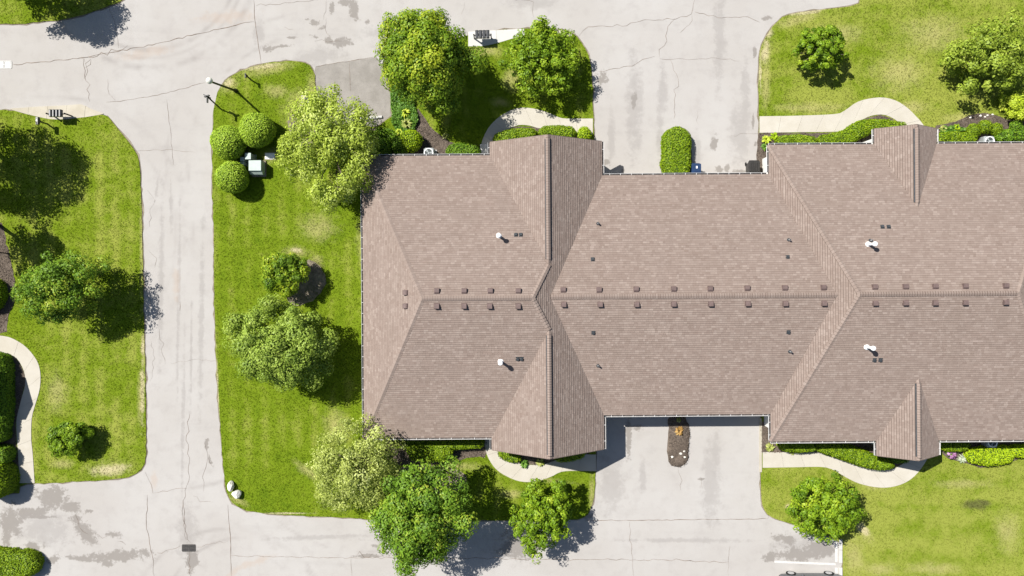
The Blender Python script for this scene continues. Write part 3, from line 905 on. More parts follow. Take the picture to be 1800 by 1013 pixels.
# ------------------------------------------------------------------ the long brown-roofed building
ROT = .007
bld = thing('condominium_building', (0, 0, 0), 'long condominium building under brown shingle hip roofs with front gables', 'building', rz=ROT)
ZE, ZR = 2.70, 5.80
KR = PX * (1 - ZR / CAM_H)
xl, yt, yb, ym = -9.90, 7.82, -10.92, -1.55
xgl, xr, ygt, ygb = -1.42, 6.04, 8.70, -11.76
xg = (xgl + xr) / 2
XRE = 35.5 * KR      # right end of the left wing's ridge
kR = (ZR - ZE) / (xr - XRE); mL = (ZR - ZE) / (yt - ym)
zg = ZE + kR * (xr - xg); yA = yt - (zg - ZE) / mL; yB = yb + (zg - ZE) / ((ZR - ZE) / (ym - yb))
xh0 = -158 * KR
yLt, yLb, yLm = 6.44, -9.50, -1.53
xv = 2.40; zL = ZE + kR * (xr - xv)
xw, yt2, yb2, ym2 = 17.13, 8.38, -11.33, -1.475
xh2 = 612 * KR; kW = (ZR - ZE) / (xh2 - xw); xv2 = xw + (zL - ZE) / kW
xgl2, xgr2, ygt2, ygb2 = 24.15, 28.29, 9.40, -12.31
xg2 = (xgl2 + xgr2) / 2; zg2 = ZE + .66 * (xgr2 - xg2)
yJ = yt2 - (zg2 - ZE) / ((ZR - ZE) / (yt2 - ym2)); yK = yb2 + (zg2 - ZE) / ((ZR - ZE) / (ym2 - yb2))
xe2, xe = 890 * KR, 36.6


def plane(p0, slope, d):
    """height plane through p0 (x, y, z) rising 'slope' per metre towards unit direction d"""
    return (p0, slope, d)


def pz(pl, x, y):
    (p0, s, d) = pl
    return p0[2] + s * ((x - p0[0]) * d[0] + (y - p0[1]) * d[1])


mLb = (ZR - ZE) / (ym - yb); mLk = (zL - ZE) / (yLt - yLm); mLk2 = (zL - ZE) / (yLm - yLb)
m2t = (ZR - ZE) / (yt2 - ym2); m2b = (ZR - ZE) / (ym2 - yb2)
FACES = [
    (plane((xl, yt, ZE), mL, (0, -1)), [[(xl, yt), (xgl, yt), (xg, yA), (XRE, ym), (xh0, ym)]]),
    (plane((xl, yb, ZE), mLb, (0, 1)), [[(xl, yb), (xgl, yb), (xg, yB), (XRE, ym), (xh0, ym)]]),
    (plane((xl, yt, ZE), (ZR - ZE) / (xh0 - xl), (1, 0)), [[(xl, yt), (xl, yb), (xh0, ym)]]),
    (plane((xgl, yt, ZE), kR, (1, 0)), [[(xgl, ygt), (xg, ygt), (xg, yA), (xgl, yt)], [(xgl, ygb), (xg, ygb), (xg, yB), (xgl, yb)]]),
    (plane((xr, yt, ZE), kR, (-1, 0)), [[(xg, ygt), (xr, ygt), (xr, yLt), (xv, yLm), (xg, yA)], [(xg, yA), (xv, yLm), (xg, yB), (XRE, ym)], [(xg, ygb), (xr, ygb), (xr, yLb), (xv, yLm), (xg, yB)]]),
    (plane((xr, yLt, ZE), mLk, (0, -1)), [[(xr, yLt), (xw, yLt), (xv2, yLm), (xv, yLm)]]),
    (plane((xr, yLb, ZE), mLk2, (0, 1)), [[(xr, yLb), (xw, yLb), (xv2, yLm), (xv, yLm)]]),
    (plane((xw, yt2, ZE), kW, (1, 0)), [[(xw, yt2), (xw, yLt), (xv2, yLm), (xh2, ym2)], [(xw, yb2), (xw, yLb), (xv2, yLm), (xh2, ym2)]]),
    (plane((xw, yt2, ZE), m2t, (0, -1)), [[(xw, yt2), (xgl2, yt2), (xg2, yJ), (xg2, ym2), (xh2, ym2)], [(xg2, yJ), (xgr2, yt2), (xe, yt2), (xe2, ym2), (xg2, ym2)]]),
    (plane((xw, yb2, ZE), m2b, (0, 1)), [[(xw, yb2), (xgl2, yb2), (xg2, yK), (xg2, ym2), (xh2, ym2)], [(xg2, yK), (xgr2, yb2), (xe, yb2), (xe2, ym2), (xg2, ym2)]]),
    (plane((xe, yt2, ZE), (ZR - ZE) / (xe - xe2), (-1, 0)), [[(xe, yt2), (xe, yb2), (xe2, ym2)]]),
    (plane((xgl2, yt2, ZE), .66, (1, 0)), [[(xgl2, ygt2), (xg2, ygt2), (xg2, yJ), (xgl2, yt2)], [(xgl2, ygb2), (xg2, ygb2), (xg2, yK), (xgl2, yb2)]]),
    (plane((xgr2, yt2, ZE), .66, (-1, 0)), [[(xgr2, ygt2), (xg2, ygt2), (xg2, yJ), (xgr2, yt2)], [(xgr2, ygb2), (xg2, ygb2), (xg2, yK), (xgr2, yb2)]]),
]


def ccw(P):
    a = sum(P[i][0] * P[(i + 1) % len(P)][1] - P[(i + 1) % len(P)][0] * P[i][1] for i in range(len(P)))
    return P if a > 0 else P[::-1]


def clip_convex(P, C):
    """clip polygon P by convex ccw polygon C (2D)"""
    for i in range(len(C)):
        ax, ay = C[i]; bx, by = C[(i + 1) % len(C)]
        ex, ey = bx - ax, by - ay
        def sd(p): return ex * (p[1] - ay) - ey * (p[0] - ax)
        out = []
        for j in range(len(P)):
            p, q = P[j - 1], P[j]
            sp, sq = sd(p), sd(q)
            if sq >= 0:
                if sp < 0:
                    t = sp / (sp - sq); out.append((p[0] + (q[0] - p[0]) * t, p[1] + (q[1] - p[1]) * t))
                out.append(q)
            elif sp >= 0:
                t = sp / (sp - sq); out.append((p[0] + (q[0] - p[0]) * t, p[1] + (q[1] - p[1]) * t))
        P = out
        if len(P) < 3: return []
    return P


# shingles: every tab a real, slightly lifted piece
def lay_shingles(faces, seed):
    rnd = random.Random(seed)
    V = []; F = []; T = []
    for pl, polys in faces:
        (p0, s, d) = pl
        dx, dy = d; ux, uy = -dy, dx                    # u runs along the course
        cs = math.sqrt(1 + s * s)
        E = .150 / cs                                    # course exposure seen in plan
        polys = [ccw(p) for p in polys]
        allp = [q for p in polys for q in p]
        vv = [(q[0] - p0[0]) * dx + (q[1] - p0[1]) * dy for q in allp]
        uu = [(q[0] - p0[0]) * ux + (q[1] - p0[1]) * uy for q in allp]
        v = 0.0; vmax = max(vv); umin, umax = min(uu), max(uu)
        bb = []
        for p in polys:
            bb.append((min((q[0] - p0[0]) * dx + (q[1] - p0[1]) * dy for q in p), max((q[0] - p0[0]) * dx + (q[1] - p0[1]) * dy for q in p)))
        def xy(u, w): return (p0[0] + ux * u + dx * w, p0[1] + uy * u + dy * w)
        row = 0; run = .5
        while v < vmax:
            u = umin - rnd.uniform(0, .3)
            v1 = v + E
            rowt = rnd.gauss(0, .025)
            while u < umax:
                w = rnd.choice((.14, .17, .22, .26, .30))
                if rnd.random() < .93: run = min(1, max(0, rnd.gauss(.5, .18)))
                tint = min(1, max(0, run + rowt + rnd.gauss(0, .12)))
                if rnd.random() < .03: tint = 1.0
                th = .018 + rnd.random() * .016
                q = [xy(u, v), xy(u + w - .004, v), xy(u + w - .004, v1), xy(u, v1)]
                q = ccw(q)
                for pi_, P in enumerate(polys):
                    if bb[pi_][0] > v1 or bb[pi_][1] < v: continue
                    r = clip_convex(q, P)
                    if len(r) < 3: continue
                    n = len(V)
                    for (x, y) in r:
                        w_ = (x - p0[0]) * dx + (y - p0[1]) * dy
                        V.append((x, y, pz(pl, x, y) + .004 + th * (1 - (w_ - v) / E)))
                    F.append(tuple(range(n, n + len(r)))); T.append(tint)
                    low = [i for i in range(len(r)) if abs(((r[i][0] - p0[0]) * dx + (r[i][1] - p0[1]) * dy) - v) < 1e-5]
                    if len(low) == 2:
                        a, b = low
                        m = len(V)
                        V.append((V[n + a][0] - dx * .013, V[n + a][1] - dy * .013, V[n + a][2] - th)); V.append((V[n + b][0] - dx * .013, V[n + b][1] - dy * .013, V[n + b][2] - th))
                        F.append((n + a, n + b, m + 1, m)); T.append(-1.0)
                u += w
            v = v1; row += 1
    return V, F, T


def shingle_obj(faces, parent, seed):
    V, F, T = lay_shingles(faces, seed)
    me = bpy.data.meshes.new('shingles')
    me.from_pydata(V, [], F)
    a = me.attributes.new('tint', 'FLOAT', 'FACE'); a.data.foreach_set('value', np.asarray(T, np.float32))
    me.materials.append(M['shingle'])
    nz = np.zeros(len(me.polygons) * 3, np.float32); me.polygons.foreach_get('normal', nz)
    flip = np.where(nz.reshape(-1, 3)[:, 2] < -.2)[0]
    if len(flip):
        bm = bmesh.new(); bm.from_mesh(me); bm.faces.ensure_lookup_table()
        for i in flip: bm.faces[int(i)].normal_flip()
        bm.to_mesh(me); bm.free()
    o = link(bpy.data.objects.new('shingles', me), parent); o['kind'] = 'stuff'
    return o


def roof_deck(faces, parent, th=.16):
    mb = MB()
    for pl, polys in faces:
        for P in polys:
            P = ccw(P)
            mb.loft([[(x, y, pz(pl, x, y) - th) for x, y in P], [(x, y, pz(pl, x, y)) for x, y in P]])
    return mb.build('roof', M['deck'], parent)


roof = roof_deck(FACES, bld)
shingle_obj(FACES, roof, 3)

# ridge and hip caps
cap_mesh = {}
def cap_piece(key, halfw, drop, ln, th=.014):
    """one folded cap shingle: x along the ridge, lifted at the lap, its cut end dark"""
    if key in cap_mesh: return cap_mesh[key]
    V = []; F = []; T = []
    up = .036
    for sgn in (-1, 1):
        n = len(V)
        V += [(0, 0, th + up), (ln, 0, th), (ln, sgn * halfw, th - drop), (0, sgn * halfw, th + up - drop),
              (-.04, 0, -.01), (ln, 0, -.02), (ln, sgn * halfw, -.02 - drop), (-.04, sgn * halfw, -.01 - drop)]
        F += [(n, n + 1, n + 2, n + 3), (n, n + 3, n + 7, n + 4), (n + 3, n + 2, n + 6, n + 7)]; T += [.62, -1.0, .4]
    me = bpy.data.meshes.new('ridge_cap'); me.from_pydata(V, [], F); me.materials.append(M['shingle'])
    bm = bmesh.new(); bm.from_mesh(me); bmesh.ops.recalc_face_normals(bm, faces=bm.faces[:])
    if bm.faces[:] and sum(f.normal.z for f in bm.faces) < 0:
        for f in bm.faces: f.normal_flip()
    bm.to_mesh(me); bm.free()
    a = me.attributes.new('tint', 'FLOAT', 'FACE'); a.data.foreach_set('value', np.array(T, np.float32))
    cap_mesh[key] = me
    return me


def cap_line(p0, p1, halfw, drop, parent, lift=.02, objs=True, acc=None, exp=.16):
    p0 = Vector(p0); p1 = Vector(p1)
    L = (p1 - p0).length; n = max(1, int(L / exp)); d = (p1 - p0).normalized()
    yaw = math.atan2(d.y, d.x); pitch = -math.asin(d.z)
    R = Matrix.Rotation(yaw, 4, 'Z') @ Matrix.Rotation(pitch, 4, 'Y')
    me = cap_piece((round(halfw, 2), round(drop, 2)), halfw, drop, exp * 1.25)
    for i in range(n):
        p = p0 + d * (i * L / n) + Vector((0, 0, lift + random.uniform(-.003, .003)))
        if objs:
            o = link(bpy.data.objects.new('ridge_cap', me), parent)
            o.matrix_local = Matrix.Translation(p) @ R @ Matrix.Rotation(random.gauss(0, .012), 4, 'Z')
        else:
            acc.append((me, Matrix.Translation(p) @ R @ Matrix.Rotation(random.gauss(0, .015), 4, 'Z')))


def join_acc(acc, name, parent):
    V = []; F = []; T = []
    for me, mat in acc:
        n = len(V); tt = min(1, max(.2, random.gauss(.62, .14)))
        V += [tuple(mat @ v.co) for v in me.vertices]
        at = me.attributes['tint'].data
        for p in me.polygons:
            F.append(tuple(n + i for i in p.vertices)); T.append(-1.0 if at[p.index].value < 0 else tt)
    me = bpy.data.meshes.new(name); me.from_pydata(V, [], F); me.materials.append(M['shingle'])
    a = me.attributes.new('tint', 'FLOAT', 'FACE'); a.data.foreach_set('value', np.asarray(T, np.float32))
    o = link(bpy.data.objects.new(name, me), parent); o['kind'] = 'stuff'
    return o


def ridge_vent(p0, p1, slope, parent):
    p0 = Vector(p0); p1 = Vector(p1); mb = MB()
    hw = .185
    prof = [(-hw, -hw * slope - .03), (-hw, .08 - hw * slope), (0, .08), (hw, .08 - hw * slope), (hw, -hw * slope - .03)]
    mb.loft([[(p0.x + a, p0.y, p0.z + b) for a, b in prof], [(p1.x + a, p1.y, p1.z + b) for a, b in prof]])
    return mb.build('ridge_vent', M['dark_rubber'], parent)


def gable_ridge(x, z, yfront, yback, slope):
    s = 1 if yfront > yback else -1
    ridge_vent((x, yfront - s * .25, z), (x, yback + s * .35, z), slope, roof)
    cap_line((x, yfront - s * .2, z), (x, yback + s * .35, z), .135, .135 * slope, roof, .088)
    acc0 = []
    cap_line((x, yback + s * .30, z), (x, yback, z), .135, .135 * slope, roof, .02, False, HIP)
    cap_line((x, yfront - s * .02, z), (x, yfront - s * .22, z), .135, .135 * slope, roof, .02, False, HIP)


HIP = []
gable_ridge(xg, zg, ygt, yA, kR); gable_ridge(xg, zg, ygb, yB, kR)
gable_ridge(xg2, zg2, ygt2, yJ, .66); gable_ridge(xg2, zg2, ygb2, yK, .66)
cap_line((xh0, ym, ZR), (XRE, ym, ZR), .15, .15 * mL, roof)
cap_line((xv + .05, yLm, zL), (xv2 - .05, yLm, zL), .15, .15 * mLk, roof, .02, False, HIP)
cap_line((xh2, ym2, ZR), (xe2, ym2, ZR), .15, .15 * m2t, roof)
for a, b, dr in (((xl, yt, ZE), (xh0, ym, ZR), .05), ((xl, yb, ZE), (xh0, ym, ZR), .05), ((xg, yA, zg), (XRE, ym, ZR), .06), ((xg, yB, zg), (XRE, ym, ZR), .06),
              ((xw, yt2, ZE), (xh2, ym2, ZR), .05), ((xw, yb2, ZE), (xh2, ym2, ZR), .05), ((xe, yt2, ZE), (xe2, ym2, ZR), .05), ((xe, yb2, ZE), (xe2, ym2, ZR), .05)):
    cap_line(a, b, .16, dr * 1.1, roof, .02, False, HIP, .21)
join_acc(HIP, 'hip_caps', roof)


# gutters with hangers
def gutter(p0, p1, out, parent=None, z=ZE):
    parent = parent or bld
    p0 = Vector((*p0, z)); p1 = Vector((*p1, z)); o = Vector((*out, 0)); d = (p1 - p0)
    L = d.length; d.normalize()
    p0 = p0 + d * .01; p1 = p1 - d * .01
    mb = MB()
    def strip(prof, mi):
        for i in range(len(prof) - 1):
            (a, za), (b, zb) = prof[i], prof[i + 1]
            mb.poly([p0 + o * a + Vector((0, 0, za)), p1 + o * a + Vector((0, 0, za)), p1 + o * b + Vector((0, 0, zb)), p0 + o * b + Vector((0, 0, zb))], mi)
    strip([(.006, -.02), (.006, -.135), (.105, -.135), (.13, -.06), (.13, .0)], 0)
    strip([(.13, .0), (.118, .0), (.118, -.06)], 0)
    strip([(.016, -.02), (.016, -.085), (.116, -.085)], 1)
    for p in (p0, p1):
        mb.poly([p + o * a + Vector((0, 0, b)) for a, b in [(.006, -.02), (.006, -.135), (.105, -.135), (.13, -.06), (.13, 0)]], 0)
    gt = mb.build('gutter', [M['white_trim'], M['gutter_in']], parent)
    hb = MB(); n = int(L / .72)
    for i in range(n):
        c = p0 + d * (L * (i + .5) / n) + o * .066
        hb.box((c.x, c.y, z - .012), (.022 if abs(d.x) > .5 else .125, .125 if abs(d.x) > .5 else .022, .012))
    if n: hb.build('gutter_hanger', M['white_trim'], gt)
    return gt


for p0, p1, o in (((xl, yt), (xgl, yt), (0, 1)), ((xl, yb), (xl, yt), (-1, 0)), ((xl, yb), (xgl, yb), (0, -1)), ((xgl, yt + .14), (xgl, ygt), (-1, 0)), ((xgl, ygb), (xgl, yb - .14), (-1, 0)),
                  ((xr, yLt + .14), (xr, ygt), (1, 0)), ((xr, ygb), (xr, yLb - .14), (1, 0)), ((xr + .14, yLt), (xw - .14, yLt), (0, 1)), ((xr + .14, yLb), (xw - .14, yLb), (0, -1)),
                  ((xw, yLt + .14), (xw, yt2), (-1, 0)), ((xw, yb2), (xw, yLb - .14), (-1, 0)), ((xw, yt2), (xgl2 - .14, yt2), (0, 1)), ((xgr2 + .14, yt2), (xe, yt2), (0, 1)),
                  ((xw, yb2), (xgl2 - .14, yb2), (0, -1)), ((xgr2 + .14, yb2), (xe, yb2), (0, -1)), ((xgl2, yt2 + .14), (xgl2, ygt2), (-1, 0)), ((xgr2, yt2 + .14), (xgr2, ygt2), (1, 0)),
                  ((xgl2, ygb2), (xgl2, yb2 - .14), (-1, 0)), ((xgr2, ygb2), (xgr2, yb2 - .14), (1, 0)), ((xe, yb2), (xe, yt2), (1, 0))):
    gutter(p0, p1, o)


def rake(x0, xm, x1, y, z1, out):
    for (a, za), (b, zb) in (((x0, ZE), (xm, z1)), ((xm, z1), (x1, ZE))):
        mb = MB(); yy0 = y + out * .003; yy1 = y + out * .035
        mb.loft([[(a, yy0, za - .19), (a, yy1, za - .19), (a, yy1, za + .012), (a, yy0, za + .012)], [(b, yy0, zb - .19), (b, yy1, zb - .19), (b, yy1, zb + .012), (b, yy0, zb + .012)]])
        mb.build('rake_board', M['deck'], bld)


rake(xgl, xg, xr, ygt, zg, 1); rake(xgl, xg, xr, ygb, zg, -1); rake(xgl2, xg2, xgr2, ygt2, zg2, 1); rake(xgl2, xg2, xgr2, ygb2, zg2, -1)

# walls, doors and windows under the eaves
OV = .5
def wall_box(x0, x1, y0, y1, z1=ZE - .12):
    mb = MB(); mb.box(((x0 + x1) / 2, (y0 + y1) / 2, z1 / 2), (x1 - x0, y1 - y0, z1)); return mb.build('wall', M['wall'], bld)


wall_box(xl + OV, xr - OV, yb + OV, yt - OV)
wall_box(xr - OV + .01, xw + OV - .01, yLb + OV, yLt - OV)
wall_box(xw + OV, xe - OV, yb2 + OV, yt2 - OV)
for x0, x1, xm, y0, y1, z1 in ((xgl + OV, xr - OV - .02, xg, yt - OV, ygt - .45, zg), (xgl + OV, xr - OV - .02, xg, ygb + .45, yb + OV, zg), (xgl2 + .4, xgr2 - .4, xg2, yt2 - OV, ygt2 - .45, zg2), (xgl2 + .4, xgr2 - .4, xg2, ygb2 + .45, yb2 + OV, zg2)):
    mb = MB(); zt = ZE - .12; ztop = z1 - .35
    prof = [(x0, 0), (x1, 0), (x1, zt), (xm, ztop), (x0, zt)]
    mb.loft([[(a, y0, b) for a, b in prof], [(a, y1, b) for a, b in prof]])
    mb.build('gable_wall', M['wall'], bld)
for x in (8.6, 14.2):
    for y, s in ((yLt - OV, 1), (yLb + OV, -1)):
        mb = MB()
        for r in range(4): mb.box((x, y + s * .02, .28 + r * .53), (4.7, .05, .515))
        dr = mb.build('garage_door', M['door_paint'], bld)
        hb = MB(); hb.box((x, y + s * .06, .25), (.3, .03, .04)); hb.build('handle', M['black'], dr)
for x, y, s in ((-7.5, yt - OV, 1), (-4.2, yt - OV, 1), (2.3, ygt - .45, 1), (-7.5, yb + OV, -1), (-4.2, yb + OV, -1), (2.3, ygb + .45, -1), (20.5, yt2 - OV, 1), (26.2, ygt2 - .45, 1), (31, yt2 - OV, 1), (20.5, yb2 + OV, -1), (26.2, ygb2 + .45, -1), (31, yb2 + OV, -1)):
    mb = MB()
    for dx, dz, w, h in ((-.62, 0, .08, 1.4), (.62, 0, .08, 1.4), (0, .66, 1.16, .08), (0, -.66, 1.16, .08), (0, 0, .05, 1.24)): mb.box((x + dx, y + s * .02, 1.45 + dz), (w, .08, h))
    wf = mb.build('window', M['white_trim'], bld)
    pb = MB(); pb.box((x, y + s * .012, 1.45), (1.16, .02, 1.24)); pb.build('pane', M['glass'], wf)


# things fixed on the roof
def roof_hit(px, py):
    """where the line of sight of a photo pixel meets the roof, in the building's own frame"""
    w = W(px, py); c, s = math.cos(-ROT), math.sin(-ROT)
    gx, gy = w.x * c - w.y * s, w.x * s + w.y * c
    best = None
    for pl, polys in FACES:
        (p0, sl, d) = pl
        # point (gx k, gy k, CAM_H (1-k))
        den = sl * (gx * d[0] + gy * d[1]) + CAM_H
        kk = (CAM_H - p0[2] + sl * (p0[0] * d[0] + p0[1] * d[1])) / den
        x, y = gx * kk, gy * kk
        for P in polys:
            P = ccw(P)
            if all((P[(i + 1) % len(P)][0] - P[i][0]) * (y - P[i][1]) - (P[(i + 1) % len(P)][1] - P[i][1]) * (x - P[i][0]) >= -.02 for i in range(len(P))):
                z = CAM_H * (1 - kk)
                if best is None or z > best[0].z: best = (Vector((x, y, z)), pl)
    return best


def on_roof(o, hit):
    p, pl = hit; (p0, s, d) = pl
    n = Vector((-s * d[0], -s * d[1], 1)).normalized()
    up = Vector((d[0], d[1], s)).normalized()          # up the slope
    rt = up.cross(n)
    m = Matrix((rt, up, n)).transposed().to_4x4()
    o.matrix_local = Matrix.Translation(p + Vector((0, 0, .012))) @ m
    return o


def vent_meshes():
    mb = MB()
    mb.box((0, 0, .008), (.36, .37, .016))
    fl = mb.mesh('roof_vent', M['vent_brown'])
    mb = MB()
    w = .15
    prof = [(-.155, .02), (-.155, .16), (-.10, .20), (.09, .14), (.155, .07), (.155, .02)]
    mb.loft([[(-w, a, b) for a, b in prof], [(w, a, b) for a, b in prof]])
    return fl, mb.mesh('vent_hood', M['vent_brown'])


VF, VH = vent_meshes()
VENTS = [(714, 514.5), (714, 538)] + [(x, 512) for x in (768, 816, 862, 911)] + [(x, 538) for x in (768, 816, 861, 911)] + \
        [(990, 510), (1053, 510), (1118, 509), (1184, 508.5), (1248, 508), (1313, 507), (1379, 506.5), (1447, 506)] + [(991, 535), (1055, 535), (1119, 535), (1184, 534.5), (1249, 534), (1314, 533.5), (1380, 533.5), (1448, 533)] + \
        [(1537, 505), (1591, 504.5), (1643, 504), (1696, 503.5), (1767, 503)] + [(1538, 532.5), (1591, 532), (1643, 532), (1696, 531.5), (1767, 531)]
for px, py in VENTS:
    h = roof_hit(px, py)
    o = link(bpy.data.objects.new('roof_vent', VF), bld); on_roof(o, h)
    q = link(bpy.data.objects.new('vent_hood', VH), o)


def small_caps():
    mb = MB(); mb.box((0, 0, .006), (.26, .26, .012)); mb.box((0, -.01, .055), (.18, .20, .10), bev=.03)
    return mb.mesh('exhaust_cap', M['dark_rubber'])


SC = small_caps()
for px, py in [(907, 413), (915.5, 413), (910, 631), (917, 631), (1551, 399), (1562, 399), (1537, 633), (1547.5, 633), (1042, 456), (1384.5, 452), (1043, 585), (1386, 584)]:
    o = link(bpy.data.objects.new('exhaust_cap', SC), bld); on_roof(o, roof_hit(px, py))


def stack_pipe(px, py, r, h, capr, flash, name):
    p, pl = roof_hit(px, py)
    mb = MB(); mb.tube([p + Vector((0, 0, -.08)), p + Vector((0, 0, h))], r, 12)
    o = mb.build(name, M['white'] if capr else M['galv'], bld)
    fb = MB(); fb.lathe((p.x, p.y, p.z), [(r * 2.1, -.10), (r * 2.0, .05), (r * 1.1, .11), (r * 1.02, .12)], 12)
    fb.build('flashing', M['dark_rubber'] if flash else M['white'], o)
    if capr:
        cb = MB(); cb.lathe((p.x, p.y, p.z + h), [(capr, -.03), (capr, .05), (capr * .85, .10), (.02, .15)], 14); cb.build('pipe_cap', M['white'], o)
    else:
        cb = MB(); cb.lathe((p.x, p.y, p.z + h), [(r * .8, .001), (r * .78, .003)], 10); cb.build('pipe_mouth', M['black'], o)


for px, py in ((877, 415), (880, 635.5), (1526, 430), (1523, 610)): stack_pipe(px, py, .09, .85, .155, False, 'flue_pipe')
for px, py in ((1051, 393.5), (1386, 422), (1051, 643), (1388, 618), (1529.5, 423)): stack_pipe(px, py, .055, .32, 0, True, 'plumbing_vent')


# neighbour across the left lawn: only its shadow reaches the picture
nb = thing('neighbour_building', W(-160, 690), 'brown roofed neighbouring building beyond the left edge', 'building')
ox = W(-160, 690)
def nl(px, py): w = W(px, py); return (w.x - ox.x, w.y - ox.y)
gx1 = nl(4, 0)[0]
e0 = nl(0, 634)[1]; e1 = nl(0, 707)[1]; em = (e0 + e1) / 2
g2 = nl(-14, 0)[0]; g3 = nl(-48, 0)[0]
ya, yb_, yc = nl(0, 480)[1], nl(0, 612)[1], nl(0, 792)[1]
NF = [
    (plane((gx1 - 1, e0, 2.7), .55, (0, -1)), [[(gx1, e0), (gx1, em), (-6, em), (-6, e0)]]),
    (plane((gx1 - 1, e1, 2.7), .55, (0, 1)), [[(gx1, e1), (gx1, em), (-6, em), (-6, e1)]]),
    (plane((g2, 0, 2.7), .3, (-1, 0)), [[(g2, yc), (g2, yb_), (-6, yb_), (-6, yc)]]),
    (plane((g3, 0, 2.7), .3, (-1, 0)), [[(g3, yb_), (g3, ya), (-6, ya), (-6, yb_)]]),
]
nroof = roof_deck(NF, nb)
shingle_obj(NF, nroof, 9)
mb = MB(); mb.box(((g3 - .6 - 6) / 2, (ya + yc) / 2, 1.27), (g3 - .6 + 6, ya - yc - 1, 2.54)); mb.box(((gx1 - .5 + g3 - .6) / 2, em, 1.26), (gx1 - .5 - g3 + .6, (e0 - e1) - .8, 2.52)); mb.build('wall', M['wall'], nb)


# ------------------------------------------------------------------ foliage
def quads(P, Nrm, size, seed, aspect=.62):
    r = np.random.default_rng(seed); n = len(P)
    Nrm = Nrm / (np.linalg.norm(Nrm, axis=1, keepdims=True) + 1e-9)
    t = r.normal(size=(n, 3)); t -= (t * Nrm).sum(1, keepdims=True) * Nrm; t /= np.linalg.norm(t, axis=1, keepdims=True) + 1e-9
    b = np.cross(Nrm, t)
    s = (size * r.uniform(.6, 1.35, n))[:, None]
    bend = Nrm * s * r.uniform(-.15, .3, n)[:, None]
    V = np.stack([P - t * s * .5, P + b * s * .5 * aspect + bend, P + t * s * .5, P - b * s * .5 * aspect + bend], 1).reshape(-1, 3)
    F = np.arange(4 * n).reshape(n, 4)
    return V, F


def crown_pts(R, ncl, per, seed, rc=(.16, .30), inner=.35, flat=.0, lump=.22, up=.8, thin=None):
    """leaf positions, normals and tints of a crown made of many small clumps inside an uneven ellipsoid"""
    r = np.random.default_rng(seed)
    R = np.array(R)
    nl = int(6 + lump * 22)
    az = np.arange(nl) * 2.399 + r.uniform(0, 6.28); rho = np.sqrt((np.arange(nl) + .5) / nl) * r.uniform(.78, 1.08, nl)
    LR = r.uniform(.27, .42, nl) * (1.05 - .25 * rho) * (7.5 / nl) ** .22
    LC = np.column_stack([np.cos(az) * rho * (1 - LR * .9), np.sin(az) * rho * (1 - LR * .9), np.sqrt(np.clip(1 - rho ** 2, 0, 1)) * .62 + r.normal(0, .10, nl) - .05])
    LC *= (1 + r.normal(0, lump * .30, nl))[:, None]
    which = r.choice(nl, ncl, p=LR ** 2 / (LR ** 2).sum())
    core = r.random(ncl) < .16
    e = r.normal(size=(ncl, 3)); e[:, 2] = e[:, 2] * .8 + .25; e /= np.linalg.norm(e, axis=1, keepdims=True)
    rcl = r.uniform(rc[0], rc[1], ncl)
    C = LC[which] + e * (LR[which] * (inner + (1 - inner) * r.random(ncl) ** .4))[:, None]
    C *= np.array([1.05, 1.05, 1.0])
    hull = (r.random(ncl) < .62) & ~core
    az1, az2 = r.uniform(0, 6.28, 2)
    th = np.arctan2(e[:, 1], e[:, 0])
    wav = 1 + lump * (.30 * np.sin(2 * th + az1) + .26 * np.sin(5 * th + az2) + .22 * np.sin(9 * th + az1 * 3)) * np.sqrt(np.clip(1 - e[:, 2] ** 2, 0, 1))
    hr = wav * r.uniform(.80, 1.04, ncl) - rcl * .5
    C[hull] = (e * hr[:, None])[hull]
    C[core] = e[core] * .42 * (r.random(core.sum()) ** .5)[:, None]
    d = C / (np.linalg.norm(C, axis=1, keepdims=True) + 1e-6)
    ltint = r.normal(0, .10, nl)[which]
    k = (per * (rcl / np.mean(rcl)) ** 2 * r.uniform(.6, 1.3, ncl)).astype(int)
    idx = np.repeat(np.arange(ncl), k)
    n = len(idx)
    dd = r.normal(size=(n, 3)); dd /= np.linalg.norm(dd, axis=1, keepdims=True)
    q = (r.random(n) ** .3)
    P = C[idx] + dd * (rcl[idx] * q)[:, None] * np.array([1.1, 1.1, .75])
    ct = np.clip(r.normal(.44, .15, ncl) + ltint, 0, 1)
    T = np.clip(ct[idx] + r.normal(0, .16, n), 0, 1)
    N = dd * 1.0 + np.array([0, 0, up * .6]) + r.normal(size=(n, 3)) * .28 + .2 * d[idx]
    if thin is not None:
        keep = r.random(n) < thin(P)
        P, N, T = P[keep], N[keep], T[keep]
    return P * R, N, T, C * R, d


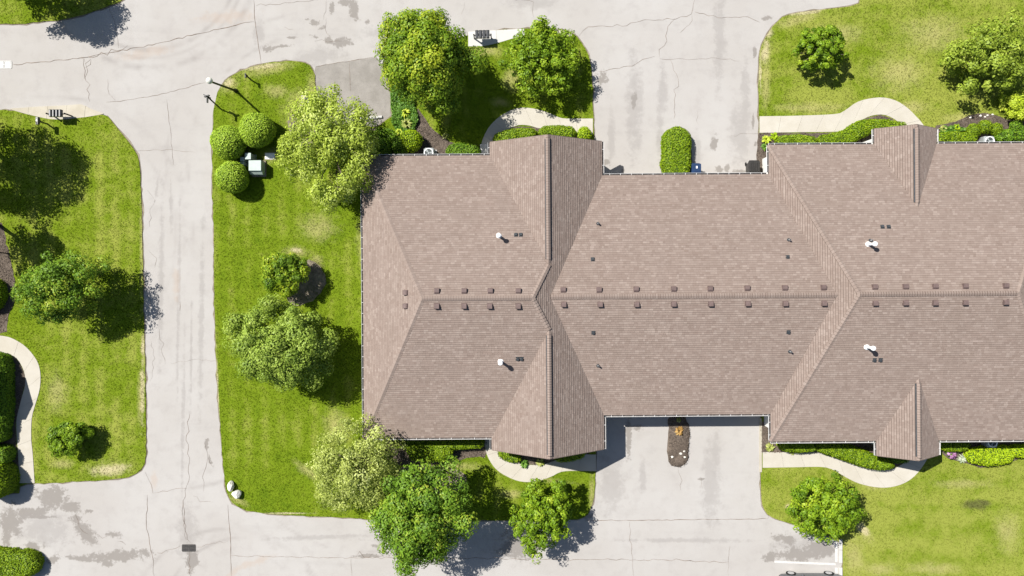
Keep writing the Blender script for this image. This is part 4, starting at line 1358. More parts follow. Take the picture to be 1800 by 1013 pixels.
def tree(name, px, py, rx, ry, rz, hc, leaf, label, cat, seed, ncl=90, per=130, ls=.17, rc=(.16, .3), inner=.4, lump=.22, thin=None, trunk_r=.11, bark='bark', limbs=12, group=None, extra=None, twigs=0, ground=None):
    c = W(px, py, hc)
    base = Vector((c.x, c.y, 0.03)) if ground is None else ground
    root = thing(name, base, label, cat, group)
    per = int(per * 1.5); ls = ls * .84
    P, N, T, C, d = crown_pts((rx * PX, ry * PX, rz), ncl, per, seed, rc, inner, lump=lump, thin=thin)
    off = np.array([c.x - base.x, c.y - base.y, hc - base.z])
    V, F = quads(P + off, N, ls, seed + 1)
    np_mesh('crown', V, F, LF[leaf], root, T)
    rr = random.Random(seed)
    mb = MB()
    top = Vector(off) + Vector((0, 0, -.15 * rz))
    fork = Vector(off) * .42
    mb.tube([(0, 0, -.1), (0, 0, .15), fork, Vector(off) * .75, top + Vector((0, 0, rz * .5))], [trunk_r * 1.5, trunk_r * 1.15, trunk_r, trunk_r * .7, trunk_r * .2], 8)
    mb.build('trunk', M[bark], root)
    ids = rr.sample(range(len(C)), min(limbs, len(C)))
    for i in ids:
        b = MB(); e = Vector(C[i]) + Vector(off); s = fork.lerp(Vector(off), rr.uniform(0, .9)); m = s.lerp(e, .5) + Vector((rr.gauss(0, .12), rr.gauss(0, .12), rr.uniform(0, .25)))
        b.tube([s, m, e], [trunk_r * .5, trunk_r * .33, trunk_r * .1], 6)
        for _ in range(twigs):
            j = rr.randrange(len(C)); e2 = e.lerp(Vector(C[j]) + Vector(off), .35)
            b.tube([m.lerp(e, rr.random()), e2], [trunk_r * .2, .008], 4)
        b.build('limb', M[bark], root)
    return root


tree('maple_tree', 745, 102, 73, 80, 2.9, 4.0, 'maple', 'largest round maple with yellow tinted leaves, beside the cream mailbox pad at the top', 'tree', 21, 190, 165, .19, (.10, .27), .45, .34, trunk_r=.17)
tree('linden_tree', 957, 106, 60, 64, 1.75, 2.0, 'linden', 'dense dark green tree right of the top mailboxes, shading the driveway corner', 'tree', 22, 210, 46, .20, (.09, .17), .5, .34, trunk_r=.12)
tree('linden_tree', 955, 905, 54, 60, 1.8, 2.3, 'linden', 'bright green tree standing below the curved lower walkway by the road', 'tree', 23, 170, 46, .20, (.09, .17), .5, .42, trunk_r=.12)
tree('linden_tree', 1447, 893, 56, 60, 1.7, 2.0, 'linden', 'bright green tree on the lower right lawn beside the parking bay', 'tree', 24, 180, 46, .20, (.09, .17), .5, .36, trunk_r=.12)
tree('linden_tree', 1442, 87, 41, 42, 1.35, 1.5, 'linden', 'small dark green tree alone on the upper right lawn', 'tree', 25, 120, 40, .20, (.09, .17), .5, .18, trunk_r=.09)
tree('crabapple_tree', 1733, 98, 63, 66, 1.9, 2.0, 'crab', 'broad olive leaved tree thinning towards its top, near the upper right corner', 'tree', 26, 115, 110, .21, (.13, .24), .35, .2,
     thin=lambda P: np.clip(.85 - (P[:, 1] + .1) * .75, .2, 1), trunk_r=.12, limbs=16)
tree('flowering_tree', 582, 262, 84, 94, 2.6, 3.4, 'birch_lime', 'pale lime tree in white blossom at the upper left corner of the roof', 'tree', 27, 200, 120, .17, (.10, .20), .3, .24,
     thin=lambda P: np.clip(1.02 - np.maximum(P[:, 0] + P[:, 1] * .35 - .25, 0) * .62, .32, 1), trunk_r=.13, limbs=22, bark='bark', twigs=2)
tree('flowering_tree', 627, 812, 80, 80, 2.4, 3.2, 'birch', 'pale whitish blossoming tree at the lower left corner of the roof', 'tree', 28, 170, 88, .16, (.10, .20), .25, .24,
     thin=lambda P: np.clip(.95 - np.maximum(P[:, 0] + P[:, 1] * .3 - .1, 0) * .35, .4, 1), trunk_r=.12, limbs=24, bark='bark', twigs=2)
tree('oak_tree', 742, 906, 74, 78, 2.7, 4.2, 'oak', 'large green tree overhanging the lower road, below the blossoming tree', 'tree', 29, 200, 112, .20, (.09, .25), .35, .45, trunk_r=.17, limbs=16)
tree('ash_tree', 494, 604, 79, 74, 2.6, 3.2, 'ash', 'soft feathery mid green tree on the lawn left of the roof', 'tree', 30, 200, 130, .18, (.08, .24), .35, .36, trunk_r=.15, limbs=14)
tree('shrub_tree', 500, 481, 37, 38, 1.2, 1.7, 'maple', 'small dark tree over bare soil, above the feathery green tree', 'tree', 31, 90, 95, .17, (.13, .26), .4, .3, trunk_r=.08, limbs=12)
tree('maple_tree', 112, 504, 68, 60, 2.1, 2.9, 'oak', 'loose open tree casting its shadow onto the left road', 'tree', 32, 140, 92, .17, (.09, .24), .3, .42, trunk_r=.12, limbs=18, bark='bark_dark')
tree('shrub_tree', 121, 772, 35, 31, .95, 1.15, 'linden', 'small bushy tree on the left lawn near the road corner', 'tree', 33, 70, 90, .17, (.15, .28), .4, .25, trunk_r=.08, limbs=8)
tree('maple_tree', -150, 216, 112, 84, 2.8, 5.2, 'maple', 'tree beyond the left edge that throws a broad shadow on the lawn', 'tree', 34, 170, 110, .20, (.12, .24), .4, .2, trunk_r=.17)
tree('maple_tree', -82, 388, 46, 52, 1.6, 4.1, 'crab', 'thin tree beyond the left edge shading the mulch bed', 'tree', 35, 90, 60, .18, (.14, .26), .3, .3, trunk_r=.12)
tree('maple_tree', 18, -60, 78, 58, 2.0, 3.6, 'maple', 'tree beyond the top edge shading the upper left lawn corner', 'tree', 36, 120, 120, .20, (.12, .24), .4, .25, trunk_r=.13)
tree('golden_shrub', 1792, 186, 30, 27, .75, .85, 'yellow', 'bright golden yellow shrub at the right edge above the mulch bed', 'shrub', 37, 60, 70, .15, (.18, .32), .45, .2, trunk_r=.05, limbs=5)


chips()


# clipped bushes and hedges: a dense body with leaves all over it
def leaf_skin(bV, bF, n, size, seed, parent, leaf, jit=.05, up=.25, tmean=.45, tsd=.22):
    r = np.random.default_rng(seed)
    A = bV[bF[:, 0]]; B = bV[bF[:, 1]]; C = bV[bF[:, 2]]
    nr = np.cross(B - A, C - A); ar = np.linalg.norm(nr, axis=1)
    nr = nr / (ar[:, None] + 1e-9)
    i = r.choice(len(bF), n, p=ar / ar.sum())
    u, v = r.random(n), r.random(n); m = u + v > 1; u[m] = 1 - u[m]; v[m] = 1 - v[m]
    P = A[i] + (B[i] - A[i]) * u[:, None] + (C[i] - A[i]) * v[:, None]
    P = P + nr[i] * (r.random(n) * jit * 1.6 - jit * .4)[:, None]
    # small clumps: bumps of brightness and depth across the surface
    cl = np.sin(P[:, 0] * 9 + r.random() * 6) * np.sin(P[:, 1] * 8 + P[:, 2] * 5) * .5 + np.sin(P[:, 0] * 3.1 + P[:, 1] * 2.3) * .3
    N = nr[i] * .9 + np.array([0, 0, up]) + r.normal(size=(n, 3)) * .36
    T = np.clip(r.normal(tmean, tsd, n) + cl * .10, 0, 1)
    V, F = quads(P, N, size, seed + 3, .7)
    return np_mesh('foliage', V, F, LF[leaf], parent, T)


def tri(F): return np.array([t for f in F for t in ((f[0], f[k], f[k + 1]) for k in range(1, len(f) - 1))], np.int32)


def body(mb, parent, name='inner_twigs'):
    o = mb.build(name, M['twig'], parent)
    me = o.data
    V = np.zeros(len(me.vertices) * 3, np.float32); me.vertices.foreach_get('co', V)
    return V.reshape(-1, 3), tri([tuple(p.vertices) for p in me.polygons])


def ball_bush(px, py, r, hc, leaf, label, seed, cat='bush', name='ball_bush', group=None, dens=900, size=.085, sq=.95, trunk=True):
    c = W(px, py, hc); R = r * PX
    root = thing(name, (c.x, c.y, LZ), label, cat, group)
    mb = MB(); rr = random.Random(seed)
    ph = [rr.uniform(0, 6.28) for _ in range(4)]
    rings = []
    for i in range(11):
        th = PI * (i / 10) * .94 + .03
        z = -math.cos(th); q = math.sin(th)
        rings.append([((R * q * (1 + .038 * math.sin(3 * 2 * PI * k / 20 + ph[0]) + .015 * math.sin(5 * 2 * PI * k / 20 + ph[1] + i))) * math.cos(2 * PI * k / 20),
                       (R * q * (1 + .038 * math.sin(3 * 2 * PI * k / 20 + ph[0]) + .015 * math.sin(5 * 2 * PI * k / 20 + ph[1] + i))) * math.sin(2 * PI * k / 20), (hc - LZ) + z * R * sq) for k in range(20)])
    mb.loft(rings)
    V, F = body(mb, root)
    leaf_skin(V, F, int(dens * R * R * 12.5 * .8), size, seed, root, leaf, .085)
    t = MB(); t.tube([(0, 0, -.05), (0, 0, max(.1, hc - R * .8))], .05, 6); t.build('stem', M['bark'], root)
    return root


ball_bush(452, 229, 28.5, 1.12, 'ball', 'clipped round bush highest of three, right of the lamp post', 51, group='clipped round bushes by the utility boxes')
ball_bush(402, 251, 28, 1.10, 'ball', 'clipped round bush nearest the road edge, middle one of three', 52, group='clipped round bushes by the utility boxes')
ball_bush(408, 312, 26, 1.02, 'ball', 'clipped round bush lowest of three, left of the utility transformer', 53, group='clipped round bushes by the utility boxes')


def hedge(line, w, h, leaf, label, seed, cat='hedge', name='hedge', group=None, dens=620, size=.095, zb=LZ, flat=.55, endr=1.0, tmean=.45, zf=.85):
    """line: centre line in photo pixels at the hedge's top; w: widths (px); rounded ends"""
    P = [W(x, y, h * zf) for x, y in line]
    n = max(10, int(sum((P[i + 1] - P[i]).length for i in range(len(P) - 1)) / .22))
    ws = w if isinstance(w, (list, tuple)) else [w] * len(line)
    Q = resample(P, n) if len(P) > 2 else [P[0].lerp(P[1], i / (n - 1)) for i in range(n)]
    cx = sum((q.x for q in Q)) / n; cy = sum((q.y for q in Q)) / n
    root = thing(name, (cx, cy, zb), label, cat, group)
    rr = random.Random(seed)
    L = [0]
    for i in range(1, n): L.append(L[-1] + (Q[i] - Q[i - 1]).length)
    mb = MB(); rings = []
    for i in range(n):
        d = Q[min(i + 1, n - 1)] - Q[max(i - 1, 0)]; d.z = 0; d.normalize(); nr = Vector((-d.y, d.x, 0))
        f = L[i] / L[-1] * (len(ws) - 1); k = min(int(f), len(ws) - 2) if len(ws) > 1 else 0
        hw = (ws[k] + (ws[min(k + 1, len(ws) - 1)] - ws[k]) * (f - k)) * PX / 2
        e = min(L[i], L[-1] - L[i]) / max(hw * endr, .05)
        s = math.sqrt(max(0.02, 1 - (1 - min(e, 1)) ** 2)) if e < 1 else 1
        s = max(s, .18)
        hh = h * (.72 + .28 * min(1, e * 1.5)) * (1 + rr.gauss(0, .03)); ww = hw * s * (1 + rr.gauss(0, .035))
        prof = [(-1, 0), (-1.0, .45), (-.97, .72), (-.82, .93), (-flat, 1.0), (0, 1.02), (flat, 1.0), (.82, .93), (.97, .72), (1.0, .45), (1, 0)]
        rings.append([(Q[i].x + nr.x * a * ww - cx, Q[i].y + nr.y * a * ww - cy, b * hh) for a, b in prof])
    mb.loft(rings)
    V, F = body(mb, root)
    me_a = sum(L[-1:]) * (2 * h + np.mean(ws) * PX)
    leaf_skin(V, F, int(dens * me_a * 1.15), size, seed, root, leaf, .08, tmean=tmean)
    return root


hedge([(1192, 223), (1191, 265), (1190, 316)], [46, 46, 44], 1.0, 'hedge', 'rectangular clipped hedge with rounded end dividing the upper driveway', 61, dens=620, zb=.03, endr=.95)
hedge([(868, 246), (890, 240), (915, 236), (944, 234)], [14, 18, 18, 12], .75, 'hedge', 'low hedge inside the curve of the upper walkway, left of the gable tip', 62)
hedge([(948, 232), (980, 231), (1012, 234)], [14, 19, 16], .8, 'hedge', 'low hedge in front of the upper gable tip', 63)
ball_bush(1027, 236, 11, .4, 'lime', 'small light green bush at the driveway end of the upper walkway hedge', 64)
hedge([(785, 266), (812, 264), (843, 267)], [18, 24, 18], .8, 'dhedge', 'rounded low hedge beside the stoop above the roof eave', 65)
ball_bush(723, 248, 18, .75, 'lime', 'bright lime clipped bush beside the ivy patch above the eave', 66, sq=1.0, dens=520)
ball_bush(703, 258, 16, .6, 'dhedge', 'dark green bush tucked between lime bush and blossoming tree', 67)
ball_bush(672, 262, 17, .7, 'dhedge', 'dark green bush under the blossoming tree at the eave', 68)
hedge([(1367, 249), (1400, 247), (1437, 250)], [14, 18, 14], .7, 'hedge', 'low straight hedge left along the upper right walkway', 69)
hedge([(1440, 248), (1470, 246), (1492, 240), (1508, 230), (1530, 222), (1560, 221), (1592, 220)], [16, 22, 24, 26, 20, 12, 8], .75, 'hedge', 'long curved hedge following the upper right walkway bend', 70)
hedge([(1650, 243), (1680, 242), (1718, 245)], [16, 19, 14], .8, 'hedge', 'low hedge right of the small upper gable', 71)
for px, py, r, lb in ((1711, 230, 10.5, 'left of three small round bushes behind the white air conditioner pad'), (1731, 223.5, 10.5, 'highest of three small round bushes behind the white air conditioner pad'), (1750, 228, 9.5, 'right of three small round bushes behind the white air conditioner pad')):
    ball_bush(px, py, r, .42, 'hedge', lb, 72 + int(px), group='small round bushes in the right bed')
hedge([(1752, 243), (1775, 238), (1812, 236)], [14, 22, 26], .8, 'dhedge', 'dark spreading shrub at the right edge beside the air conditioner', 75, cat='shrub', name='spreading_shrub', size=.13, dens=260)
ball_bush(1786, 222, 9, .6, 'dhedge', 'small dark upright conifer below the golden shrub', 76, size=.12, dens=300)
# below the building
hedge([(716, 795), (745, 794), (775, 794), (796, 788)], [24, 33, 32, 18], .95, 'hedge', 'broad rounded hedge mound under the lower left eave', 77, endr=.8)
hedge([(690, 778), (740, 778), (800, 780), (850, 781)], [18, 20, 20, 10], .85, 'hedge', 'narrow hedge running along the lower left wall', 78)
hedge([(877, 797), (895, 803), (915, 807)], [10, 16, 10], .55, 'hedge', 'short hedge at the bend of the lower walkway, left of gable tip', 79)
hedge([(975, 806), (1000, 803), (1028, 797)], [10, 16, 10], .7, 'hedge', 'shaded hedge right of the lower gable tip', 80)
hedge([(1372, 784), (1402, 785), (1436, 784)], [16, 20, 14], .8, 'hedge', 'low hedge beside the bare planting bed at the lower right walkway', 81)
hedge([(1436, 784), (1466, 790), (1490, 797), (1515, 806), (1545, 815), (1572, 818)], [18, 22, 26, 26, 20, 10], .8, 'hedge', 'long curved hedge along the lower right walkway', 82)
hedge([(1545, 795), (1570, 800), (1600, 806)], [24, 26, 14], .6, 'dhedge', 'shaded hedge below the small lower gable', 83)
hedge([(1654, 782), (1678, 783), (1704, 783)], [18, 22, 16], .8, 'hedge', 'low hedge behind the pink flowering plant', 84)
hedge([(1702, 802), (1725, 803), (1752, 803), (1782, 797)], [16, 30, 30, 26], .7, 'lime', 'vivid lime rounded hedge on the lower right lawn edge', 85, endr=.7, tmean=.62)
hedge([(1778, 793), (1800, 795), (1840, 795)], [16, 20, 20], .7, 'lime', 'lime hedge cut off by the right edge', 86, tmean=.6)
# at the left edge
hedge([(-12, 490), (-8, 515), (-14, 545)], [34, 44, 34], .95, 'hedge', 'rounded bush at the left edge beside the grey mulch', 87, name='round_bush', cat='bush', zf=.1)
hedge([(-5, 620), (-4, 690), (-8, 775)], [52, 60, 54], 1.1, 'dhedge', 'tall clipped hedge beside the left walkway at the left edge', 88, endr=.4, zf=.1)
hedge([(-15, 796), (28, 797)], [28, 26], 1.0, 'dhedge', 'small square hedge between two larger hedges at the left edge', 89, endr=.5, zf=.1)
hedge([(-30, 838), (32, 840)], [66, 62], 1.9, 'hedge', 'tall rounded hedge at the left end of the lower road', 90, endr=.8, zb=.03, zf=.1)
hedge([(-40, 985), (40, 988), (76, 984)], [48, 48, 36], .9, 'hedge', 'low rounded hedge in the lower left corner', 91, zb=.03, endr=.9, zf=.1)

# ivy and perennials beside the parking spur
def patch(poly, n, size, leaf, label, cat, seed, h=.25, name='ivy_patch'):
    pts = densify(smooth_poly([W(*p) for p in poly], 1), .2, .07)
    cx = sum(p.x for p in pts) / len(pts); cy = sum(p.y for p in pts) / len(pts)
    root = thing(name, (cx, cy, LZ), label, cat)
    r = np.random.default_rng(seed)
    xs = [p.x for p in pts]; ys = [p.y for p in pts]
    q = r.random((n * 3, 2)) * [max(xs) - min(xs), max(ys) - min(ys)] + [min(xs), min(ys)]
    def inside(x, y):
        c = False
        for i in range(len(pts)):
            a, b = pts[i - 1], pts[i]
            if (a.y > y) != (b.y > y) and x < (b.x - a.x) * (y - a.y) / (b.y - a.y) + a.x: c = not c
        return c
    keep = [p for p in q if inside(p[0], p[1])][:n]
    P2 = np.array(keep)
    hh = h * (.45 + .55 * (np.sin(P2[:, 0] * 4.3) * np.sin(P2[:, 1] * 3.7) * .5 + .5))
    z = hh * r.random(len(P2)) ** .4
    P = np.column_stack([P2[:, 0] - cx, P2[:, 1] - cy, z])
    N = r.normal(size=P.shape) * .5 + [0, 0, .8]
    V, F = quads(P, N, size, seed, .75)
    np_mesh('foliage', V, F, LF[leaf], root, np.clip(r.normal(.45, .22, len(P)), 0, 1))
    return root


patch([(687, 150), (702, 145), (722, 160), (733, 190), (735, 225), (712, 238), (690, 226)], 5200, .13, 'ivy', 'dense patch of ivy between the worn parking spur and the mulch', 'ivy', 101, .35)
patch([(640, 232), (690, 228), (712, 240), (700, 262), (640, 266)], 3200, .15, 'dhedge', 'dark leafy ground cover under the blossoming tree', 'ground cover', 102, .4, 'ground_cover')
patch([(1650, 236), (1650, 226), (1672, 222), (1690, 225), (1696, 232)], 700, .2, 'ivy', 'spiky green ground cover behind the low hedge right of the upper gable', 'ground cover', 103, .3, 'ground_cover')
patch([(1524, 216), (1545, 210), (1562, 213), (1560, 219), (1530, 222)], 350, .18, 'hedge', 'leafy plants in the bend of the upper right walkway', 'plants', 104, .3, 'ground_cover')


def tuft(px, py, r, leaf, label, seed, cat='plant', n=60, name='plant', h=.3, wdt=.05, group=None, zb=LZ + .01):
    c = W(px, py, .1); R = r * PX
    root = thing(name, (c.x, c.y, zb), label, cat, group)
    rr = random.Random(seed); V = []; F = []; T = []
    for i in range(n):
        a = rr.uniform(0, 2 * PI); L = R * rr.uniform(.55, 1.15); hh = h * rr.uniform(.5, 1.1)
        d = Vector((math.cos(a), math.sin(a), 0)); s = Vector((-d.y, d.x, 0)) * wdt * rr.uniform(.6, 1.3)
        p = [Vector((0, 0, .0)) + d * .02, d * L * .5 + Vector((0, 0, hh)), d * L + Vector((0, 0, hh * rr.uniform(.3, .8)))]
        b = len(V)
        V += [tuple(p[0] - s * .4), tuple(p[0] + s * .4), tuple(p[1] + s), tuple(p[1] - s), tuple(p[2] + s * .3), tuple(p[2] - s * .3)]
        F += [(b, b + 1, b + 2, b + 3), (b + 3, b + 2, b + 4, b + 5)]
        t = min(1, max(0, rr.gauss(.5, .25))); T += [t, t]
    np_mesh('leaves', V, F, LF[leaf], root, T)
    return root


for i, (px, py, r, lf, lb, n, h) in enumerate([
    (714, 200, 8, 'yellow', 'yellow green perennial amid the ivy, the upper one', 70, .45), (716, 219, 10, 'strap', 'pale yellow perennial amid the ivy, the lower one', 80, .45), (704, 234, 8, 'yellow', 'yellow perennial just above the lime clipped bush', 60, .4),
    (1346, 246, 8, 'yellow', 'yellow green plant in the corner bed by the upper driveway', 60, .3), (1360, 240, 7, 'lime', 'green plant next to the upper right walkway start', 50, .3), (1344, 259, 7, 'ivy', 'small green plant near the white stoop by the driveway', 40, .25),
    (1353, 786, 8, 'strap', 'dry straw coloured clump in the bare planting bed', 60, .3), (1690, 806, 8, 'pale', 'pale grey spiky plant beside the pink flowers', 40, .25), (1193, 757, 8, 'orange', 'orange bronze plant on the mulch island of the lower driveway', 70, .35),
    (921, 815, 8, 'ivy', 'leafy plant at the lower walkway bend', 60, .3), (950, 812, 8, 'strap', 'grassy clump at the lower gable tip', 50, .25), (1393, 794, 6, 'strap', 'straggly grass clump on the lower right walkway edge', 30, .15), (1452, 795, 6, 'strap', 'grass clump where the lower right walkway starts to bend', 30, .15),
    (1545, 824, 6, 'pale', 'pale grass clump under the long curved lower hedge', 24, .15), (1193, 738, 5, 'strap', 'small dry plant close to the garage eave', 30, .2),
    (1656, 228, 7, 'strap', 'light green spiky plant right of the upper gable', 50, .35), (1680, 225, 7, 'lime', 'lime spiky plant behind the low hedge by the upper gable', 50, .3), (783, 240, 6, 'strap', 'straw clump at the edge of the upper mulch bed', 26, .2)]):
    tuft(px, py, r, lf, lb, 200 + i, n=n, h=h)


def flower(px, py, r, label, seed):
    c = W(px, py, .3)
    root = thing('flowering_plant', (c.x, c.y, LZ), label, 'flowers')
    P, N, T, C, d = crown_pts((r * PX, r * PX, .25), 26, 30, seed, (.2, .4), .3)
    V, F = quads(P + np.array([0, 0, .28]), N, .10, seed); np_mesh('blooms', V, F, LF['pink'], root, T)
    P, N, T, C, d = crown_pts((r * PX * .95, r * PX * .95, .2), 20, 24, seed + 1, (.2, .4), .3)
    V, F = quads(P + np.array([0, 0, .14]), N, .11, seed); np_mesh('leaves', V, F, LF['dhedge'], root, T)


flower(1672, 798, 8, 'pink purple flowering plant in the bed by the lower small gable', 301)


# ------------------------------------------------------------------ mailboxes, lamp, signs, utility boxes
def mailbank(px, py, n, pitch, depth, label, seed, rz=0.0, span=None, z=.80):
    c = W(px, py, z)
    root = thing('mailbox_bank', (c.x, c.y, 0.04), label, 'mailboxes', rz=rz)
    span = span or n * pitch + .5
    for i in range(n):
        x = (i - (n - 1) / 2) * pitch
        w = pitch * .455
        prof = [(-w, -.10), (w, -.10), (w, .04), (w * .8, .10), (w * .4, .135), (-w * .4, .135), (-w * .8, .10), (-w, .04)]
        mb = MB(); mb.loft([[(x + a, -depth / 2, z + b) for a, b in prof], [(x + a, depth / 2, z + b) for a, b in prof]])
        b = mb.build('mailbox', M['box_black'], root)
        d = MB(); d.loft([[(x + a * 1.06, depth / 2 + .001, z + q * 1.05) for a, q in prof], [(x + a * 1.06, depth / 2 + .025, z + q * 1.05) for a, q in prof]]); d.build('mailbox_door', M['black'], b)
        fl = MB(); fl.box((x + w + .012, .02, z + .02), (.012, .12, .03)); fl.build('flag', M['galv'], b)
    mb = MB(); mb.tube([(-span / 2, 0, z - .14), (span / 2, 0, z - .14)], .035, 6); mb.build('cross_bar', M['black'], root)
    for s in (-1, 1):
        mb = MB(); mb.box((s * span * .5, 0, (z - .02) / 2), (.075, .075, z + .06)); mb.lathe((s * span * .5, 0, z + .01), [(.05, 0), (.055, .03), (.03, .06), (.005, .08)], 8); mb.build('post', M['black'], root)
    return root


mailbank(98.5, 200, 4, .225, .46, 'four black mailboxes on posts over the left concrete pad', 1, span=1.25)
mailbank(848, 61.5, 4, .25, .50, 'four black mailboxes on posts over the white top pad', 2, rz=.02, span=1.18)
mailbank(543, 181, 3, .24, .44, 'black mailboxes half hidden under the pale blossoming tree', 3, rz=PI / 2, span=1.0)


def single_mailbox(px, py, label, z=.95):
    c = W(px, py, z); root = thing('mailbox_post', (c.x, c.y, .04), label, 'mailbox')
    mb = MB(); mb.box((0, 0, z / 2), (.08, .08, z)); mb.build('post', M['black'], root)
    w = .1; prof = [(-w, 0), (w, 0), (w, .12), (w * .7, .2), (-w * .7, .2), (-w, .12)]
    mb = MB(); mb.loft([[(a, -.25, z + b) for a, b in prof], [(a, .25, z + b) for a, b in prof]]); b = mb.build('mailbox', M['box_black'], root)
    mb = MB(); mb.box((.0, .02, z + .207), (.1, .07, .012)); mb.build('label_plate', M['white'], b)
    mb = MB(); mb.tube([(0, .0, z - .35), (0, .2, z - .02)], .025, 6); mb.build('brace', M['black'], root)


single_mailbox(68.5, 213.5, 'single black mailbox on a post in the left lawn edge')


def lamp_post():
    b = W(415, 160); h = 4.2; top = W(368, 143, h)
    root = thing('street_lamp', (b.x, b.y, .04), 'tall slightly leaning black lamp post with pale globe at the road corner', 'street lamp')
    t = Vector((top.x - b.x, top.y - b.y, h)); 
    mb = MB(); mb.tube([(0, 0, -.05), t * .03, t * .06, t * .2, t * .93], [.15, .15, .095, .075, .065], 10); mb.build('pole', M['black'], root)
    mb = MB(); mb.lathe(t * .93, [(.05, -.02), (.12, .02), (.13, .06), (.07, .10)], 12); mb.build('globe_holder', M['black'], root)
    mb = MB(); R = .21
    mb.lathe(t * .93 + Vector((0, 0, .10 + R * .8)), [(R * math.sin(PI * (i + .4) / 10.8), -R * math.cos(PI * (i + .4) / 10.8)) for i in range(11)], 18); mb.build('globe', M['globe'], root, True)


lamp_post()


def street_sign(bx, by, h, lean, label, blades):
    b = W(bx, by); root = thing('street_sign', (b.x, b.y, .04), label, 'street sign')
    t = Vector((lean[0] * PX, -lean[1] * PX, h))
    mb = MB(); mb.tube([(0, 0, -.05), t], .05, 8); mb.build('pole', M['black'], root)
    for a, L, dz, off in blades:
        p = t + Vector((0, 0, -dz)); d = Vector((math.cos(a), math.sin(a), 0)); n = Vector((-d.y, d.x, 0)) * .035
        q = p + d * off
        mb = MB(); mb.loft([[q - d * L / 2 - n + Vector((0, 0, z)), q + d * L / 2 - n + Vector((0, 0, z)), q + d * L / 2 + n + Vector((0, 0, z)), q - d * L / 2 + n + Vector((0, 0, z))] for z in (-.09, .09)])
        mb.build('sign_blade', M['black'], root)
    mb = MB(); mb.lathe(t, [(.045, -.02), (.05, .02), (.02, .07)], 8); mb.build('finial', M['black'], root)


street_sign(390, 193.5, 2.0, (-5, -12), 'black signpost with crossed blades at the road edge, left of lamp', [(-PI / 2, .46, .12, .2), (PI * .85, .5, .3, .1), (PI * .1, .35, .05, .0)])
street_sign(443, 142, 1.0, (-2, -3), 'short black signpost near the top of the corner lawn', [(PI / 2, .3, .05, -.05), (0, .16, .18, 0)])


def util_box(px, py, w, d, h, label, name='utility_pedestal', rz=0.0, lidslope=.03):
    c = W(px, py, h); root = thing(name, (c.x, c.y, LZ), label, 'utility box', rz=rz)
    mb = MB(); mb.box((0, 0, h / 2), (w, d, h), bev=.03); mb.build('cabinet', M['util_dark'], root)
    mb = MB(); mb.box((0, 0, h + .022), (w * 1.05, d * 1.05, .04), bev=.012); mb.build('lid', M['util'], root)
    mb = MB(); mb.box((0, 0, .0), (w * 1.25, d * 1.25, .05)); mb.build('base', M['util_dark'], root)
    mb = MB(); mb.box((w * .2, -d / 2 - .015, h * .6), (.06, .03, .1)); mb.build('latch', M['galv'], root)
    return root


c = W(449, 293, .8)
tr = thing('transformer_box', (c.x, c.y, LZ), 'large grey green utility transformer between the round bushes', 'utility box')
mb = MB(); mb.box((0, -.05, .05), (1.0, 1.15, .10), bev=.02); mb.build('pad', M['soil'], tr)
mb = MB(); prof = [(-.52, .1), (.40, .1), (.40, .82), (-.25, .82), (-.52, .55)]
mb.loft([[(-.44, a, b) for a, b in prof], [(.44, a, b) for a, b in prof]]); mb.build('cabinet', M['util_dark'], tr)
mb = MB(); mb.box((0, .06, .845), (.86, .72, .045), bev=.015); mb.build('lid', M['util'], tr)
mb = MB(); mb.box((0, -.555, .32), (.1, .03, .14)); mb.build('handle', M['galv'], tr)
util_box(436.5, 275, .40, .42, .95, 'tall pale utility pedestal above the transformer box')
util_box(426.5, 280, .26, .26, .75, 'short pale utility pedestal left of the tall one')
util_box(426, 287, .28, .20, .6, 'small rounded utility pedestal nearest the lowest round bush')
c = W(475, 275); root = thing('utility_cover', (c.x, c.y, LZ), 'flat white utility cover lying in the grass', 'utility cover')
mb = MB(); mb.box((0, 0, .02), (.66, .42, .05), bev=.02); mb.build('lid', M['white'], root); mb = MB(); mb.box((0, 0, .0), (.74, .5, .03)); mb.build('frame', M['pad'], root)

a, b = W(631, 210), W(672, 206)
d = b - a; ws = thing('wheel_stop', ((a.x + b.x) / 2, (a.y + b.y) / 2, .0), 'white concrete wheel stop at the end of the worn parking spur', 'wheel stop', rz=math.atan2(d.y, d.x))
mb = MB(); L = d.length / 2; prof = [(-.11, 0), (.11, 0), (.08, .11), (.04, .14), (-.04, .14), (-.08, .11)]
mb.loft([[(-L, p, q) for p, q in prof], [(L, p, q) for p, q in prof]]); mb.build('block', M['white_pad'], ws)
for s in (-.6, .6):
    mb = MB(); mb.lathe((s, 0, .141), [(.03, 0), (.028, .008)], 8); mb.build('pin', M['iron'], ws)


def boulder(px, py, rx, ry, h, label, seed):
    c = W(px, py, h * .5); r = random.Random(seed)
    me = bpy.data.meshes.new('boulder'); bm = bmesh.new(); bmesh.ops.create_icosphere(bm, subdivisions=3, radius=1)
    dirs = [Vector((r.gauss(0, 1), r.gauss(0, 1), r.gauss(0, 1))).normalized() for _ in range(14)]; cut = [r.uniform(.68, .92) for _ in dirs]
    for v in bm.verts:
        for dd, k in zip(dirs, cut):
            t = v.co.dot(dd)
            if t > k: v.co -= dd * (t - k) * .9
        v.co = Vector((v.co.x * rx * PX, v.co.y * ry * PX, v.co.z * h * .6)) + v.co.normalized() * r.gauss(0, .006)
    bm.to_mesh(me); bm.free(); me.materials.append(M['rock'])
    o = link(bpy.data.objects.new('boulder', me)); o.location = (c.x, c.y, h * .35); return tag(o, label, 'boulder', 'pale boulders at the lawn corner')


